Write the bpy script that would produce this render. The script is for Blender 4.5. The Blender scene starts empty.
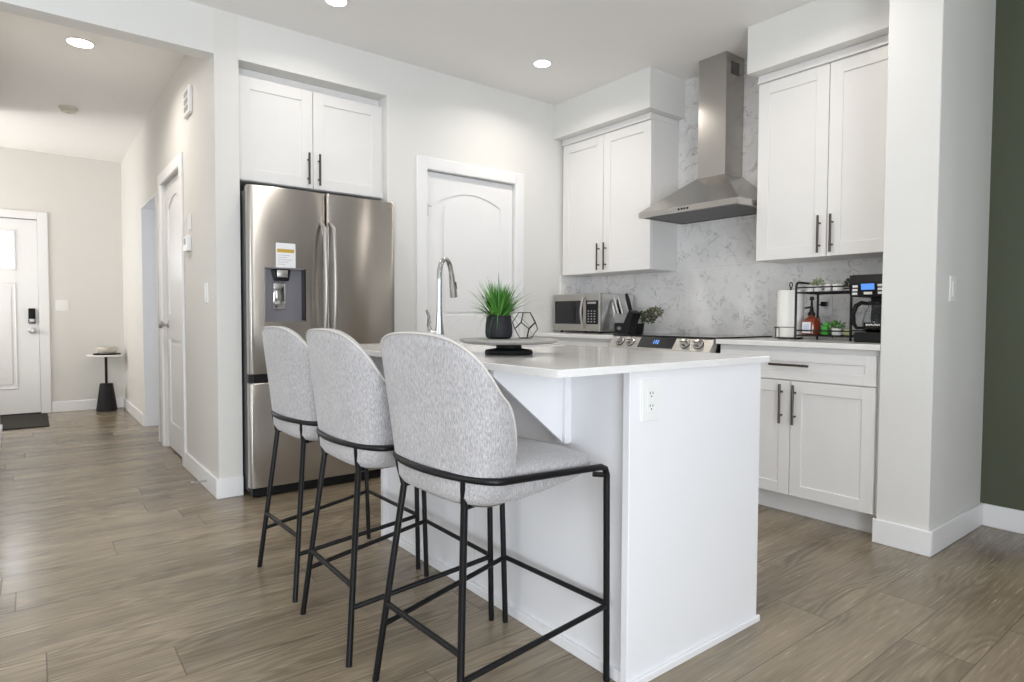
import bpy, bmesh, math, random
from mathutils import Vector, Matrix, noise as mnoise
R = math.radians
SC = bpy.context.scene
COL = SC.collection

# ------------------------------------------------------------------ camera
CAM = Vector((-3.7676, -3.7881, 1.046))
cd = bpy.data.cameras.new('camera'); cam = bpy.data.objects.new('camera', cd); COL.objects.link(cam)
vp, pit, rol = R(37.7598), R(-2.0309), R(0.2576)
fw = Vector((math.sin(vp), math.cos(vp), 0)); rt = Vector((math.cos(vp), -math.sin(vp), 0)); up = Vector((0, 0, 1))
F = fw*math.cos(pit) + up*math.sin(pit); U = up*math.cos(pit) - fw*math.sin(pit)
X = rt*math.cos(rol) + U*math.sin(rol); Y = U*math.cos(rol) - rt*math.sin(rol)
m = Matrix((X, Y, -F)).transposed().to_4x4(); m.translation = CAM
cam.matrix_world = m
cd.sensor_width = 36; cd.lens = 618.6054/1024*36
cd.shift_x = (512-509.3223)/1024; cd.shift_y = -(341-338.9623)/1024
cd.clip_start = .05; SC.camera = cam

# ------------------------------------------------------------------ world, exposure, daylight through the windows, added lights
w = bpy.data.worlds.new('daylight'); SC.world = w; w.use_nodes = True
bg = w.node_tree.nodes['Background']; bg.inputs[0].default_value = (.80, .90, 1, 1); bg.inputs[1].default_value = 1.0
SC.view_settings.view_transform = 'Standard'; SC.view_settings.look = 'None'
SC.view_settings.gamma = 1; SC.view_settings.use_curve_mapping = False
SC.view_settings.exposure = 0.05
SC.cycles.use_denoising = True
SC.cycles.max_bounces = 10; SC.cycles.diffuse_bounces = 6; SC.cycles.glossy_bounces = 5
SC.cycles.sample_clamp_indirect = 6

def area(name, loc, rot, sx, sy, power, color=(1, 1, 1), spread=180):
    l = bpy.data.lights.new(name, 'AREA'); l.shape = 'RECTANGLE'; l.size = sx; l.size_y = sy
    l.energy = power; l.color = color; l.spread = R(spread)
    o = bpy.data.objects.new(name, l); COL.objects.link(o); o.location = loc; o.rotation_euler = rot
    return o
BY = -5.9     # wall behind the camera
# daylight through openings behind and beside the camera, and added unseen sources
area('daylight_patio', (-4.7, BY-.30, 1.1), (R(120), 0, 0), 2.3, 2.0, 165, (.86, .925, 1))
area('daylight_narrow', (-2.15, BY-.16, 1.35), (R(90), 0, 0), .34, 1.7, 12, (.93, .96, 1))
area('fridge_streak_light', (.28, -3.55, 1.4), (R(90), 0, R(90)), .26, 1.6, 7, (.95, .97, 1))  # added unseen source, placed for the streak on the fridge door
area('daylight_side', (-6.75, -1.7, 1.35), (R(108), 0, R(-90)), 2.2, 1.3, 28, (.93, .96, 1))
area('added_entry_light', (-5.45, 3.75, 1.5), (R(112), 0, R(-90)), .9, 1.1, 35, (1, .97, .92))  # added unseen source that evens out the light in the hall
area('added_side_room_light', (-1.5, 2.45, 1.5), (0, R(90), 0), 1.0, .6, 8, (.80, .87, 1))  # added lamp inside the side room for its bluish light

# ------------------------------------------------------------------ materials
def lin(c):
    c = c/255.
    return c/12.92 if c <= .04045 else ((c+.055)/1.055)**2.4
def rgb(r, g, b): return (lin(r), lin(g), lin(b), 1)
class NT:
    def __init__(s, name):
        s.m = bpy.data.materials.new(name); s.m.use_nodes = True; s.t = s.m.node_tree
        s.b = s.t.nodes['Principled BSDF']; s._co = None
    def new(s, t, **k):
        n = s.t.nodes.new(t)
        for a, v in k.items(): setattr(n, a, v)
        return n
    def put(s, sock, v):
        if isinstance(v, bpy.types.NodeSocket): s.t.links.new(v, sock)
        elif v is not None: sock.default_value = v
    def co(s):
        if s._co is None: s._co = s.new('ShaderNodeTexCoord').outputs['Object']
        return s._co
    def math(s, op, a, b=None, c=None):
        n = s.new('ShaderNodeMath', operation=op)
        for i, v in enumerate((a, b, c)): s.put(n.inputs[i], v)
        return n.outputs[0]
    def mapr(s, v, a, b, c, d):
        n = s.new('ShaderNodeMapRange'); s.put(n.inputs[0], v)
        for i, q in enumerate((a, b, c, d)): n.inputs[i+1].default_value = q
        return n.outputs[0]
    def sep(s, v):
        n = s.new('ShaderNodeSeparateXYZ'); s.put(n.inputs[0], v); return n.outputs
    def comb(s, x, y, z):
        n = s.new('ShaderNodeCombineXYZ')
        for i, v in enumerate((x, y, z)): s.put(n.inputs[i], v)
        return n.outputs[0]
    def scale(s, v, k):
        n = s.new('ShaderNodeMapping'); s.put(n.inputs[0], v); n.inputs[3].default_value = k; return n.outputs[0]
    def noise(s, v, sc, det=2, rough=.5, dist=0):
        n = s.new('ShaderNodeTexNoise'); s.put(n.inputs['Vector'], v); n.inputs['Scale'].default_value = sc
        n.inputs['Detail'].default_value = det; n.inputs['Roughness'].default_value = rough; n.inputs['Distortion'].default_value = dist
        return n.outputs[0]
    def mix(s, f, a, b):
        n = s.new('ShaderNodeMix', data_type='RGBA'); s.put(n.inputs[0], f); s.put(n.inputs[6], a); s.put(n.inputs[7], b)
        return n.outputs[2]
    def bump(s, h, strength, dist=.01):
        n = s.new('ShaderNodeBump'); s.put(n.inputs['Height'], h); n.inputs['Strength'].default_value = strength
        n.inputs['Distance'].default_value = dist; s.t.links.new(n.outputs[0], s.b.inputs['Normal'])
    def set(s, **k):
        for a, v in k.items(): s.put(s.b.inputs[a.replace('_', ' ')], v)
        return s.m
def plain(name, col, rough=.5, metal=0, var=.04, sc=8, bump=0, **k):
    n = NT(name)
    f = n.noise(n.co(), sc, 2)
    d = tuple(c*(1-var) for c in col[:3])+(1,); e = tuple(min(1, c*(1+var)) for c in col[:3])+(1,)
    n.set(Base_Color=n.mix(f, d, e), Roughness=rough, Metallic=metal, **k)
    if bump: n.bump(n.noise(n.co(), 180, 2), bump, .002)
    return n.m
M = {}
M['wall'] = plain('wall_paint', (.74, .735, .715, 1), .6, var=.01, bump=.05)
M['hallwall'] = plain('hall_wall_paint', (.72, .705, .675, 1), .6, var=.01, bump=.05)
M['green'] = plain('green_wall_paint', rgb(76, 81, 64), .55, var=.02)
M['ceil'] = plain('ceiling_paint', (.86, .845, .83, 1), .8, var=.01)
M['trim'] = plain('white_trim_paint', (.84, .84, .85, 1), .35, var=.01)
M['door'] = plain('white_door_paint', (.84, .84, .85, 1), .35, var=.01)
M['cab'] = plain('white_cabinet_paint', (.775, .765, .755, 1), .35, var=.01)
M['isl'] = plain('white_island_paint', (.84, .84, .86, 1), .38, var=.01)
M['dark'] = plain('black_plastic', (.008, .008, .009, 1), .4, var=.1, Specular_IOR_Level=.25)
M['matteblack'] = plain('matte_black', (.010, .010, .011, 1), .55, var=.1, Specular_IOR_Level=.25)
M['blackmetal'] = plain('black_powder_coated_metal', (.006, .006, .007, 1), .38, var=.1, Specular_IOR_Level=.3)
M['glassblack'] = plain('black_ceramic_glass', (.01, .01, .012, 1), .06, var=.05)
M['handle'] = plain('dark_nickel_handle', (.085, .072, .065, 1), .4, .9, var=.05)
M['chrome'] = plain('chrome', (.55, .55, .56, 1), .1, 1, var=.01)
M['nickel'] = plain('satin_nickel', (.55, .54, .52, 1), .3, 1, var=.03)
M['white'] = plain('white_ceramic', (.82, .82, .80, 1), .3, var=.01)
M['plate'] = plain('white_plastic', (.84, .84, .83, 1), .35, var=.01)
M['grey'] = plain('grey_plastic', (.35, .35, .36, 1), .45, var=.05)
M['midgrey'] = plain('dispenser_grey', (.23, .225, .25, 1), .35, .4, var=.05)
M['towel'] = plain('paper_towel', (.85, .85, .82, 1), .9, var=.02, sc=60, bump=.4)
M['pot'] = plain('dark_ribbed_pot', (.018, .018, .021, 1), .6, var=.1, sc=60, bump=.5, Specular_IOR_Level=.25)
M['bowl'] = plain('cream_ceramic', rgb(205, 198, 186), .4, var=.05, sc=30)
M['mat'] = plain('dark_doormat', (.022, .019, .017, 1), .95, var=.4, sc=200, bump=.6)
M['amber'] = plain('amber_syrup', (.20, .035, .012, 1), .12, var=.3, sc=14, Coat_Weight=.5)
M['lime'] = plain('green_plastic', rgb(60, 160, 50), .4)
M['lemon'] = plain('pale_yellow_sachet', rgb(190, 195, 140), .5, var=.2, sc=40)
M['paper'] = plain('label_paper', (.8, .8, .82, 1), .6, var=.02)
M['yellow'] = plain('label_band', rgb(190, 160, 60), .6)
M['print'] = plain('grey_print', (.45, .45, .47, 1), .6)
M['blueprint'] = plain('pale_blue_print', (.45, .55, .75, 1), .6)
M['soil'] = plain('dark_soil', (.02, .018, .012, 1), .9, var=.3, sc=80)
M['filter'] = plain('grey_mesh_filter', (.35, .35, .35, 1), .4, .9, var=.2, sc=120)
def glow(name, col, s):
    n = NT(name); n.set(Base_Color=(0, 0, 0, 1), Emission_Color=col, Emission_Strength=s); return n.m
M['lamp'] = glow('lit_lamp_lens', (1, .97, .92, 1), 22)
M['screen'] = glow('lit_blue_screen', rgb(90, 150, 245), 1.1)
M['digits'] = glow('lit_blue_digits', rgb(110, 170, 255), 1.6)
M['sky'] = None
def leafmat(name, c1, c2):
    n = NT(name); g = n.new('ShaderNodeNewGeometry')
    n.set(Base_Color=n.mix(g.outputs['Random Per Island'], c1, c2), Roughness=.45, Subsurface_Weight=.0); return n.m
M['grass'] = leafmat('green_grass_blades', (.015, .075, .012, 1), (.13, .36, .06, 1))
M['leaf'] = leafmat('small_green_leaves', (.05, .17, .03, 1), (.16, .36, .08, 1))
M['darkleaf'] = leafmat('dark_leaves', (.02, .035, .018, 1), (.10, .13, .06, 1))
M['paleleaf'] = leafmat('pale_green_leaves', (.16, .22, .09, 1), (.38, .42, .24, 1))
M['dryleaf'] = leafmat('dried_olive_leaves', (.04, .06, .025, 1), (.32, .28, .18, 1))
# clear glass
n = NT('clear_glass'); n.set(Base_Color=(.9, .93, .93, 1), Roughness=.03, Transmission_Weight=1.0, IOR=1.3); M['glass'] = n.m
n = NT('frosted_bright_glass'); n.set(Base_Color=(.95, .97, 1, 1), Roughness=.4, Transmission_Weight=1.0, IOR=1.1); M['frost'] = n.m
# fabric: light grey boucle weave with a fine vertical streak
n = NT('light_grey_woven_fabric')
a = n.noise(n.scale(n.co(), (330, 330, 75)), 1, 2, .6); b = n.noise(n.co(), 500, 2); c = n.noise(n.co(), 9, 3)
f = n.math('ADD', n.math('MULTIPLY', a, .6), n.math('MULTIPLY', b, .3)); f = n.math('ADD', f, n.math('MULTIPLY', c, .1))
n.set(Base_Color=n.mix(n.mapr(f, .36, .64, 0, 1), (.27, .262, .268, 1), (.56, .545, .555, 1)), Roughness=.9, Sheen_Weight=.3)
n.bump(f, .5, .004); M['fabric'] = n.m
M['piping'] = plain('pale_fabric_edging', (.62, .59, .56, 1), .8, var=.1, sc=90)
# brushed stainless steel
def steel(name, col, rough, vert, wob, seed, aniso=.0):
    n = NT(name); s = (120, 120, 1.2) if vert else (1.5, 1.5, 160)
    g = n.noise(n.scale(n.co(), s), 1, 3, .6)
    mp = n.new('ShaderNodeMapping'); n.put(mp.inputs[0], n.co()); mp.inputs[1].default_value = (seed, 0, seed); mp.inputs[3].default_value = (2.4, 2.4, 1.5)
    lo = n.noise(mp.outputs[0], 1, 1)
    n.set(Base_Color=n.mix(g, tuple(q*.97 for q in col)+(1,), tuple(min(1, q*1.03) for q in col)+(1,)), Metallic=1, Roughness=n.mapr(g, .2, .8, rough*.96, rough*1.06), Anisotropic=aniso, Anisotropic_Rotation=.25)
    tn = n.new('ShaderNodeTangent', direction_type='RADIAL', axis='Z'); n.put(n.b.inputs['Tangent'], tn.outputs[0])
    h = n.math('MULTIPLY', lo, wob)
    n.bump(h, 1, 1.0*.02); return n.m
M['steel'] = steel('brushed_stainless_steel', (.50, .475, .445), .30, False, .8, 3, .97)
M['hoodsteel'] = steel('hood_stainless_steel', (.48, .46, .435), .24, True, .3, 7)
M['rangesteel'] = steel('range_stainless_steel', (.47, .455, .425), .42, False, .1, 5)
M['tray'] = plain('grey_washed_wood', (.30, .29, .28, 1), .5, var=.25, sc=30)
# quartz
n = NT('white_quartz'); a = n.noise(n.co(), 5, 4, .6, 1); sp = n.noise(n.co(), 260, 1)
n.set(Base_Color=n.mix(n.mapr(n.math('ADD', n.math('MULTIPLY', a, .5), n.math('MULTIPLY', sp, .5)), .35, .6, 0, 1), (.74, .73, .72, 1), (.83, .82, .81, 1)), Roughness=.12)
M['quartz'] = n.m
# marble tiles on the wall: large format, thin joints, scattered grey veins
n = NT('veined_marble_tile'); c = n.co(); x, y, z = n.sep(c)[:3]
d = n.noise(c, 3.5, 5, .65); dv = n.new('ShaderNodeTexNoise'); n.put(dv.inputs['Vector'], c); dv.inputs['Scale'].default_value = 7; dv.inputs['Detail'].default_value = 4
va = n.new('ShaderNodeVectorMath', operation='MULTIPLY_ADD'); n.put(va.inputs[0], dv.outputs['Color']); va.inputs[1].default_value = (.25, .25, .25); n.put(va.inputs[2], c)
v1 = n.noise(n.scale(va.outputs[0], (1, 1.0, 1.6)), 8, 3, .55); v1 = n.math('ABSOLUTE', n.math('SUBTRACT', v1, .5))
gate = n.mapr(n.noise(c, 9, 2), .44, .60, 0, 1)
vein = n.math('MULTIPLY', n.mapr(v1, 0, .035, 1, 0), gate)
cloud = n.mapr(n.noise(va.outputs[0], 3, 4, .6), .42, .75, 0, .35)
fac = n.math('MINIMUM', n.math('ADD', n.math('MULTIPLY', vein, .6), cloud), 1)
row = n.math('FLOOR', n.math('DIVIDE', n.math('SUBTRACT', z, .795), .305))
jz = n.math('PINGPONG', n.math('SUBTRACT', z, .795), .1525)
jy = n.math('PINGPONG', n.math('ADD', n.math('ADD', y, .737), n.math('MULTIPLY', row, .305)), .305)
j = n.math('MINIMUM', jz, jy); jm = n.mapr(j, .0008, .0022, .35, 0)
base = n.mix(fac, (.82, .81, .80, 1), (.36, .35, .35, 1))
n.set(Base_Color=n.mix(jm, base, (.5, .49, .48, 1)), Roughness=.22); M['marble'] = n.m
# floor planks running along X
n = NT('oak_laminate_planks'); c = n.co(); x, y, z = n.sep(c)[:3]
ry = n.math('DIVIDE', n.math('SUBTRACT', y, .155), .1975); row = n.math('FLOOR', ry)
wn = n.new('ShaderNodeTexWhiteNoise', noise_dimensions='1D'); n.put(wn.inputs['W'], row)
rx = n.math('ADD', n.math('DIVIDE', x, 1.52), wn.outputs[0]); pl = n.math('FLOOR', rx)
w2 = n.new('ShaderNodeTexWhiteNoise', noise_dimensions='2D'); n.put(w2.inputs['Vector'], n.comb(row, pl, 0)); rnd = w2.outputs[0]
fy = n.math('MULTIPLY', n.math('PINGPONG', ry, .5), .1975); fx = n.math('MULTIPLY', n.math('PINGPONG', rx, .5), 1.52)
seam = n.math('MAXIMUM', n.mapr(fy, .0006, .0022, 1, 0), n.mapr(fx, .0008, .0026, 1, 0))
sh = n.math('MULTIPLY', rnd, 37)
gv = n.comb(n.math('ADD', n.math('MULTIPLY', x, 1.3), sh), n.math('ADD', n.math('MULTIPLY', y, 8), sh), sh)
cath = n.math('MULTIPLY', n.math('ADD', n.math('SINE', n.math('MULTIPLY', n.noise(gv, .9, 2, .5), 85)), 1), .5)
maskc = n.mapr(n.noise(gv, .8, 1), .42, .62, .15, 1)
fine = n.noise(n.comb(n.math('MULTIPLY', x, 5), n.math('MULTIPLY', y, 130), sh), 1, 4, .65)
big = n.noise(n.comb(n.math('ADD', n.math('MULTIPLY', x, 1.4), sh), n.math('MULTIPLY', y, 6), 0), 1, 3)
fac = n.math('ADD', n.math('MULTIPLY', n.math('MULTIPLY', n.math('SUBTRACT', cath, .5), maskc), .17), n.math('ADD', n.math('MULTIPLY', fine, .42), n.math('MULTIPLY', big, .56)))
fac = n.math('ADD', fac, n.math('MULTIPLY', n.math('SUBTRACT', rnd, .5), .12))
colr = n.mix(n.mapr(fac, .28, .72, 0, 1), (.120, .094, .061, 1), (.358, .294, .210, 1))
n.set(Base_Color=n.mix(n.math('MULTIPLY', seam, .75), colr, (.06, .045, .035, 1)), Roughness=n.mapr(fine, .2, .8, .19, .30))
n.bump(n.math('SUBTRACT', n.math('MULTIPLY', fac, .25), seam), .35, .0015); M['floor'] = n.m

# ------------------------------------------------------------------ object helpers
def tag(o, label=None, cat=None, group=None, kind=None):
    if label: o['label'] = label
    if cat: o['category'] = cat
    if group: o['group'] = group
    if kind: o['kind'] = kind
    return o
def empty(name, loc, label=None, cat=None, group=None, kind=None):
    o = bpy.data.objects.new(name, None); COL.objects.link(o); o.location = loc; o.empty_display_size = .05
    return tag(o, label, cat, group, kind)
def wloc(o):
    v = Vector((0, 0, 0))
    while o is not None: v += Vector(o.location); o = o.parent
    return v
def children(o): return [c for c in bpy.data.objects if c.parent == o]
class MB:
    """collects shapes in world coordinates"""
    def __init__(s): s.b = bmesh.new()
    def box(s, x0, x1, y0, y1, z0, z1, bev=0, seg=2, rot=None, piv=None):
        x0, x1 = sorted((x0, x1)); y0, y1 = sorted((y0, y1)); z0, z1 = sorted((z0, z1))
        t = bmesh.new()
        vs = [t.verts.new((x, y, z)) for x in (x0, x1) for y in (y0, y1) for z in (z0, z1)]
        for q in ((0, 1, 3, 2), (4, 6, 7, 5), (0, 4, 5, 1), (2, 3, 7, 6), (0, 2, 6, 4), (1, 5, 7, 3)): t.faces.new([vs[i] for i in q])
        if bev: bmesh.ops.bevel(t, geom=t.edges[:], offset=bev, segments=seg, affect='EDGES', profile=.5)
        if rot is not None:
            pv = Vector(piv); mt = Matrix.Translation(pv) @ rot @ Matrix.Translation(-pv); bmesh.ops.transform(t, matrix=mt, verts=t.verts)
        s.add(t); return s
    def add(s, t):
        me = bpy.data.meshes.new('t'); t.to_mesh(me); t.free(); s.b.from_mesh(me); bpy.data.meshes.remove(me)
    def prism(s, pts, off, bev=0):
        """polygon (3d points) extruded by vector off"""
        t = bmesh.new(); a = [t.verts.new(p) for p in pts]; o = Vector(off); b = [t.verts.new(Vector(p)+o) for p in pts]; k = len(pts)
        t.faces.new(a); t.faces.new(b[::-1])
        for i in range(k): t.faces.new((a[i], b[i], b[(i+1) % k], a[(i+1) % k]))
        bmesh.ops.recalc_face_normals(t, faces=t.faces)
        if bev: bmesh.ops.bevel(t, geom=t.edges[:], offset=bev, segments=2, affect='EDGES', profile=.5)
        s.add(t); return s
    def tube(s, pts, r, seg=10, closed=False, flat=1.0):
        pts = [Vector(p) for p in pts]; k = len(pts); rr = r if isinstance(r, (list, tuple)) else [r]*k
        t = bmesh.new(); rings = []; prev = None
        for i, p in enumerate(pts):
            a = pts[i-1] if (i or closed) else p; b = pts[(i+1) % k] if (i < k-1 or closed) else p
            d = (b-a).normalized()
            if prev is None:
                h = Vector((0, 0, 1)) if abs(d.z) < .9 else Vector((1, 0, 0)); u = d.cross(h).normalized()
            else:
                u = (prev - d*prev.dot(d)); u = u.normalized() if u.length > 1e-6 else d.orthogonal().normalized()
            prev = u; v = d.cross(u)
            rings.append([t.verts.new(p + (u*math.cos(2*math.pi*q/seg) + v*math.sin(2*math.pi*q/seg)*flat)*rr[i]) for q in range(seg)])
        for i in range(k if closed else k-1):
            A, B = rings[i], rings[(i+1) % k]
            for q in range(seg): t.faces.new((A[q], A[(q+1) % seg], B[(q+1) % seg], B[q]))
        if not closed: t.faces.new(rings[0][::-1]); t.faces.new(rings[-1])
        bmesh.ops.recalc_face_normals(t, faces=t.faces); s.add(t); return s
    def lathe(s, c, prof, seg=32, axis='z', sx=1, sy=1, cap=True):
        """prof: (radius, height) list"""
        t = bmesh.new(); c = Vector(c); rings = []
        for (r, h) in prof:
            ring = []
            for q in range(seg if r > 1e-6 else 1):
                a = 2*math.pi*q/seg; p = Vector((r*math.cos(a)*sx, r*math.sin(a)*sy, h))
                if axis == 'x': p = Vector((-p.z, p.x, p.y))
                if axis == 'y': p = Vector((p.x, -p.z, p.y))
                ring.append(t.verts.new(c+p))
            rings.append(ring)
        for A, B in zip(rings, rings[1:]):
            for q in range(seg):
                q2 = (q+1) % seg
                if len(A) == 1 and len(B) == 1: continue
                if len(A) == 1: t.faces.new((A[0], B[q2], B[q]))
                elif len(B) == 1: t.faces.new((A[q], A[q2], B[0]))
                else: t.faces.new((A[q], A[q2], B[q2], B[q]))
        for e in (rings[0], rings[-1]):
            if cap and len(e) > 1: t.faces.new(e)
        bmesh.ops.recalc_face_normals(t, faces=t.faces); s.add(t); return s
    def cyl(s, c, r, h, seg=24, axis='z', bev=0):
        if bev: return s.lathe(c, [(0, 0), (r-bev, 0), (r, bev), (r, h-bev), (r-bev, h), (0, h)], seg, axis)
        return s.lathe(c, [(r, 0), (r, h)], seg, axis)
    def rot(s, mat, piv):
        pv = Vector(piv); bmesh.ops.transform(s.b, matrix=Matrix.Translation(pv) @ mat @ Matrix.Translation(-pv), verts=s.b.verts); return s
    def build(s, name, mat, parent=None, smooth=True, ang=35, **k):
        me = bpy.data.meshes.new(name)
        if parent is not None: off = wloc(parent)
        elif k.get('kind') == 'structure': off = Vector((0, 0, 0))
        else:
            vs = [v.co for v in s.b.verts]; lo = [min(v[i] for v in vs) for i in range(3)]; hi = [max(v[i] for v in vs) for i in range(3)]
            off = Vector(((lo[0]+hi[0])/2, (lo[1]+hi[1])/2, lo[2]))
        bmesh.ops.translate(s.b, vec=-off, verts=s.b.verts)
        s.b.to_mesh(me); s.b.free()
        me.materials.append(mat)
        o = bpy.data.objects.new(name, me); COL.objects.link(o)
        if parent is not None: o.parent = parent
        else: o.location = off
        if smooth:
            for p in me.polygons: p.use_smooth = True
            me.set_sharp_from_angle(angle=R(ang))
        return tag(o, **k)
def mb(): return MB()
def copy_tree(o, parent=None):
    c = o.copy(); COL.objects.link(c); c.parent = parent
    for ch in children(o): copy_tree(ch, c)
    return c

# ------------------------------------------------------------------ the room
ZC, ZH = 2.76, 2.51          # ceiling, header / niche soffit
XH = -2.93                   # hall wall
YE = 4.45                   # front-door wall
ST = dict(kind='structure')
mb().box(-6.62, 2.2, BY-.2, 5.2, -.08, 0).build('floor', M['floor'], smooth=False, **ST)
mb().box(-6.62, 2.2, BY-.2, 5.2, ZC, ZC+.1).build('ceiling', M['ceil'], smooth=False, **ST)
# kitchen wall with hall opening, fridge niche and pantry door opening
DX0, DX1, DZ = -1.569, -.790, 2.07
b = mb()
b.box(-6.5, -3.985, 0, .12, 0, ZC); b.box(-3.985, XH, 0, .12, ZH, ZC)
b.box(-2.80, -1.87, 0, .75, ZH, ZC); b.box(-2.80, -1.87, .75, .85, 0, ZC)
b.box(-1.87, -1.80, 0, .85, 0, ZC)
b.box(-1.80, DX0, 0, .12, 0, ZC); b.box(DX0, DX1, 0, .12, DZ, ZC); b.box(DX1, .05, 0, .12, 0, ZC)
b.build('wall_kitchen', M['wall'], smooth=False, **ST)
# partition between hall and kitchen (hall face carries a doorway and a door)
b = mb()
for (y0, y1, z0, z1) in ((0, .99, 0, ZC), (.99, 1.77, 2.07, ZC), (1.77, 2.05, 0, ZC), (2.05, 2.89, 2.055, ZC), (2.89, YE, 0, ZC)):
    b.box(XH, XH+.13, y0, y1, z0, z1)
b.build('wall_hall_right', M['hallwall'], smooth=False, **ST)
mb().box(-4.12, -3.985, .12, 3.0, 0, ZC).build('wall_hall_left', M['hallwall'], smooth=False, **ST)
mb().box(-5.3, -4.12, 2.88, 3.0, 0, ZC).build('wall_entry_return', M['hallwall'], smooth=False, **ST)
b = mb(); b.box(-5.42, -5.3, 2.88, 3.3, 0, ZC); b.box(-5.42, -5.3, 4.2, YE, 0, ZC); b.box(-5.42, -5.3, 3.3, 4.2, 0, .95); b.box(-5.42, -5.3, 3.3, 4.2, 2.05, ZC)
b.build('wall_entry_left', M['hallwall'], smooth=False, **ST)
FX0, FX1 = -4.602, -3.692
b = mb(); b.box(-5.3, FX0, YE, YE+.15, 0, ZC); b.box(FX0, FX1, YE, YE+.15, 2.05, ZC); b.box(FX1, -1.4, YE, YE+.15, 0, ZC)
b.build('wall_entry', M['hallwall'], smooth=False, **ST)
# small side room seen through the hall doorway
b = mb(); b.box(-2.80, -1.3, 2.89, 3.0, 0, ZC); b.box(-1.4, -1.3, .85, 2.89, 0, ZC)
b.build('wall_side_room', plain('cool_white_wall_paint', (.80, .80, .83, 1), .6, var=.01), smooth=False, **ST)
# right wall (range wall) and its green continuation
mb().box(.05, .17, -2.79, .12, 0, ZC).build('wall_right', M['wall'], smooth=False, **ST)
b = mb(); b.box(.05, .17, BY, -3.72, 0, ZC); b.box(.05, .17, -3.38, -2.79, 0, ZC); b.box(.05, .17, -3.72, -3.38, 0, .55); b.box(.05, .17, -3.72, -3.38, 2.25, ZC)
b.build('wall_green', M['green'], smooth=False, **ST)
mb().box(-.65, .05, -2.79, -2.575, 0, ZC, .003, 1).build('wall_column', M['wall'], smooth=False, **ST)
mb().box(-.39, .03, -.985, 0, 2.485, ZC, .002, 1).build('wall_soffit_left', M['wall'], smooth=False, **ST)
mb().box(-.39, .03, -2.575, -1.71, 2.485, ZC, .002, 1).build('wall_soffit_right', M['wall'], smooth=False, **ST)
b = mb(); b.box(.0, .05, -2.575, 0, .925, 1.39); b.box(.0, .05, -1.735, -.93, 1.39, ZC); b.box(-.31, .0, -.012, 0, .925, 1.387)
b.build('wall_backsplash', M['marble'], smooth=False, **ST)
# walls around the camera with real window openings
b = mb(); PX0, PX1, PZ = -5.9, -3.5, 2.2; NX0, NX1, NZ0, NZ1 = -2.35, -1.95, .45, 2.25
b.box(-6.5, PX0, BY-.15, BY, 0, ZC); b.box(PX0, PX1, BY-.15, BY, PZ, ZC); b.box(PX1, NX0, BY-.15, BY, 0, ZC)
b.box(NX0, NX1, BY-.15, BY, 0, NZ0); b.box(NX0, NX1, BY-.15, BY, NZ1, ZC); b.box(NX1, .05, BY-.15, BY, 0, ZC)
b.build('wall_rear', M['wall'], smooth=False, **ST)
b = mb(); b.box(-6.65, -6.5, BY, -2.85, 0, ZC); b.box(-6.65, -6.5, -2.85, -.55, 0, .75); b.box(-6.65, -6.5, -2.85, -.55, 2.15, ZC); b.box(-6.65, -6.5, -.55, .12, 0, ZC)
b.build('wall_left', M['wall'], smooth=False, **ST)
def window(n, x0, x1, z0, z1, side, cols):
    wx = -6.60 if side == 'x' else .08
    e = empty('window_%d' % n, ((x0+x1)/2, BY-.05, z0) if side == 'y' else (wx+.03, (x0+x1)/2, z0), **ST)
    b = mb(); t = .05
    def bx(a0, a1, c0, c1):
        if side == 'y': b.box(a0, a1, BY-.10, BY-.03, c0, c1, .004)
        else: b.box(wx, wx+.07, a0, a1, c0, c1, .004)
    bx(x0, x1, z0, z0+t); bx(x0, x1, z1-t, z1)
    for k in range(cols+1):
        xx = x0 + (x1-x0-t)*k/cols; bx(xx, xx+t, z0, z1)
    b.build('window_frame', M['trim'], e)
window(1, PX0, PX1, 0, PZ, 'y', 2); window(2, NX0, NX1, NZ0, NZ1, 'y', 1); window(3, -2.85, -.55, .75, 2.15, 'x', 2); window(4, -3.72, -3.38, .55, 2.25, 'g', 1)  # the last one, in the green wall, is added for the fridge streak
# baseboards
BH, BT = .112, .015
def base(name, segs):
    b = mb()
    for (x0, x1, y0, y1) in segs: b.box(x0, x1, y0, y1, 0, BH, .003, 1)
    b.build(name, M['trim'], smooth=False, **ST)
base('baseboard_hall_right', [(XH-BT, XH, 0.0005, .905), (XH-BT, XH, 2.89, YE), (XH-BT, -2.80, -BT, 0)])
base('baseboard_entry', [(-3.60, XH-BT, YE-BT, YE)])
base('baseboard_hall_left', [(-3.985, -3.985+BT, .12, 3.0+BT), (-4.12, -3.985+BT, 3.0, 3.0+BT)])
base('baseboard_column', [(-.65-BT, -.65, -2.79-BT, -2.575+BT*.7), (-.65, .05, -2.79-BT, -2.79)])
base('baseboard_green_wall', [(.05-BT, .05, BY, -2.79-BT)])
base('baseboard_kitchen', [(-1.87, DX0-.085, -BT, 0), (DX1+.085, -.68, -BT, 0)])
base('baseboard_left', [(-6.5, -6.5+BT, BY, 0)])

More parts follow.
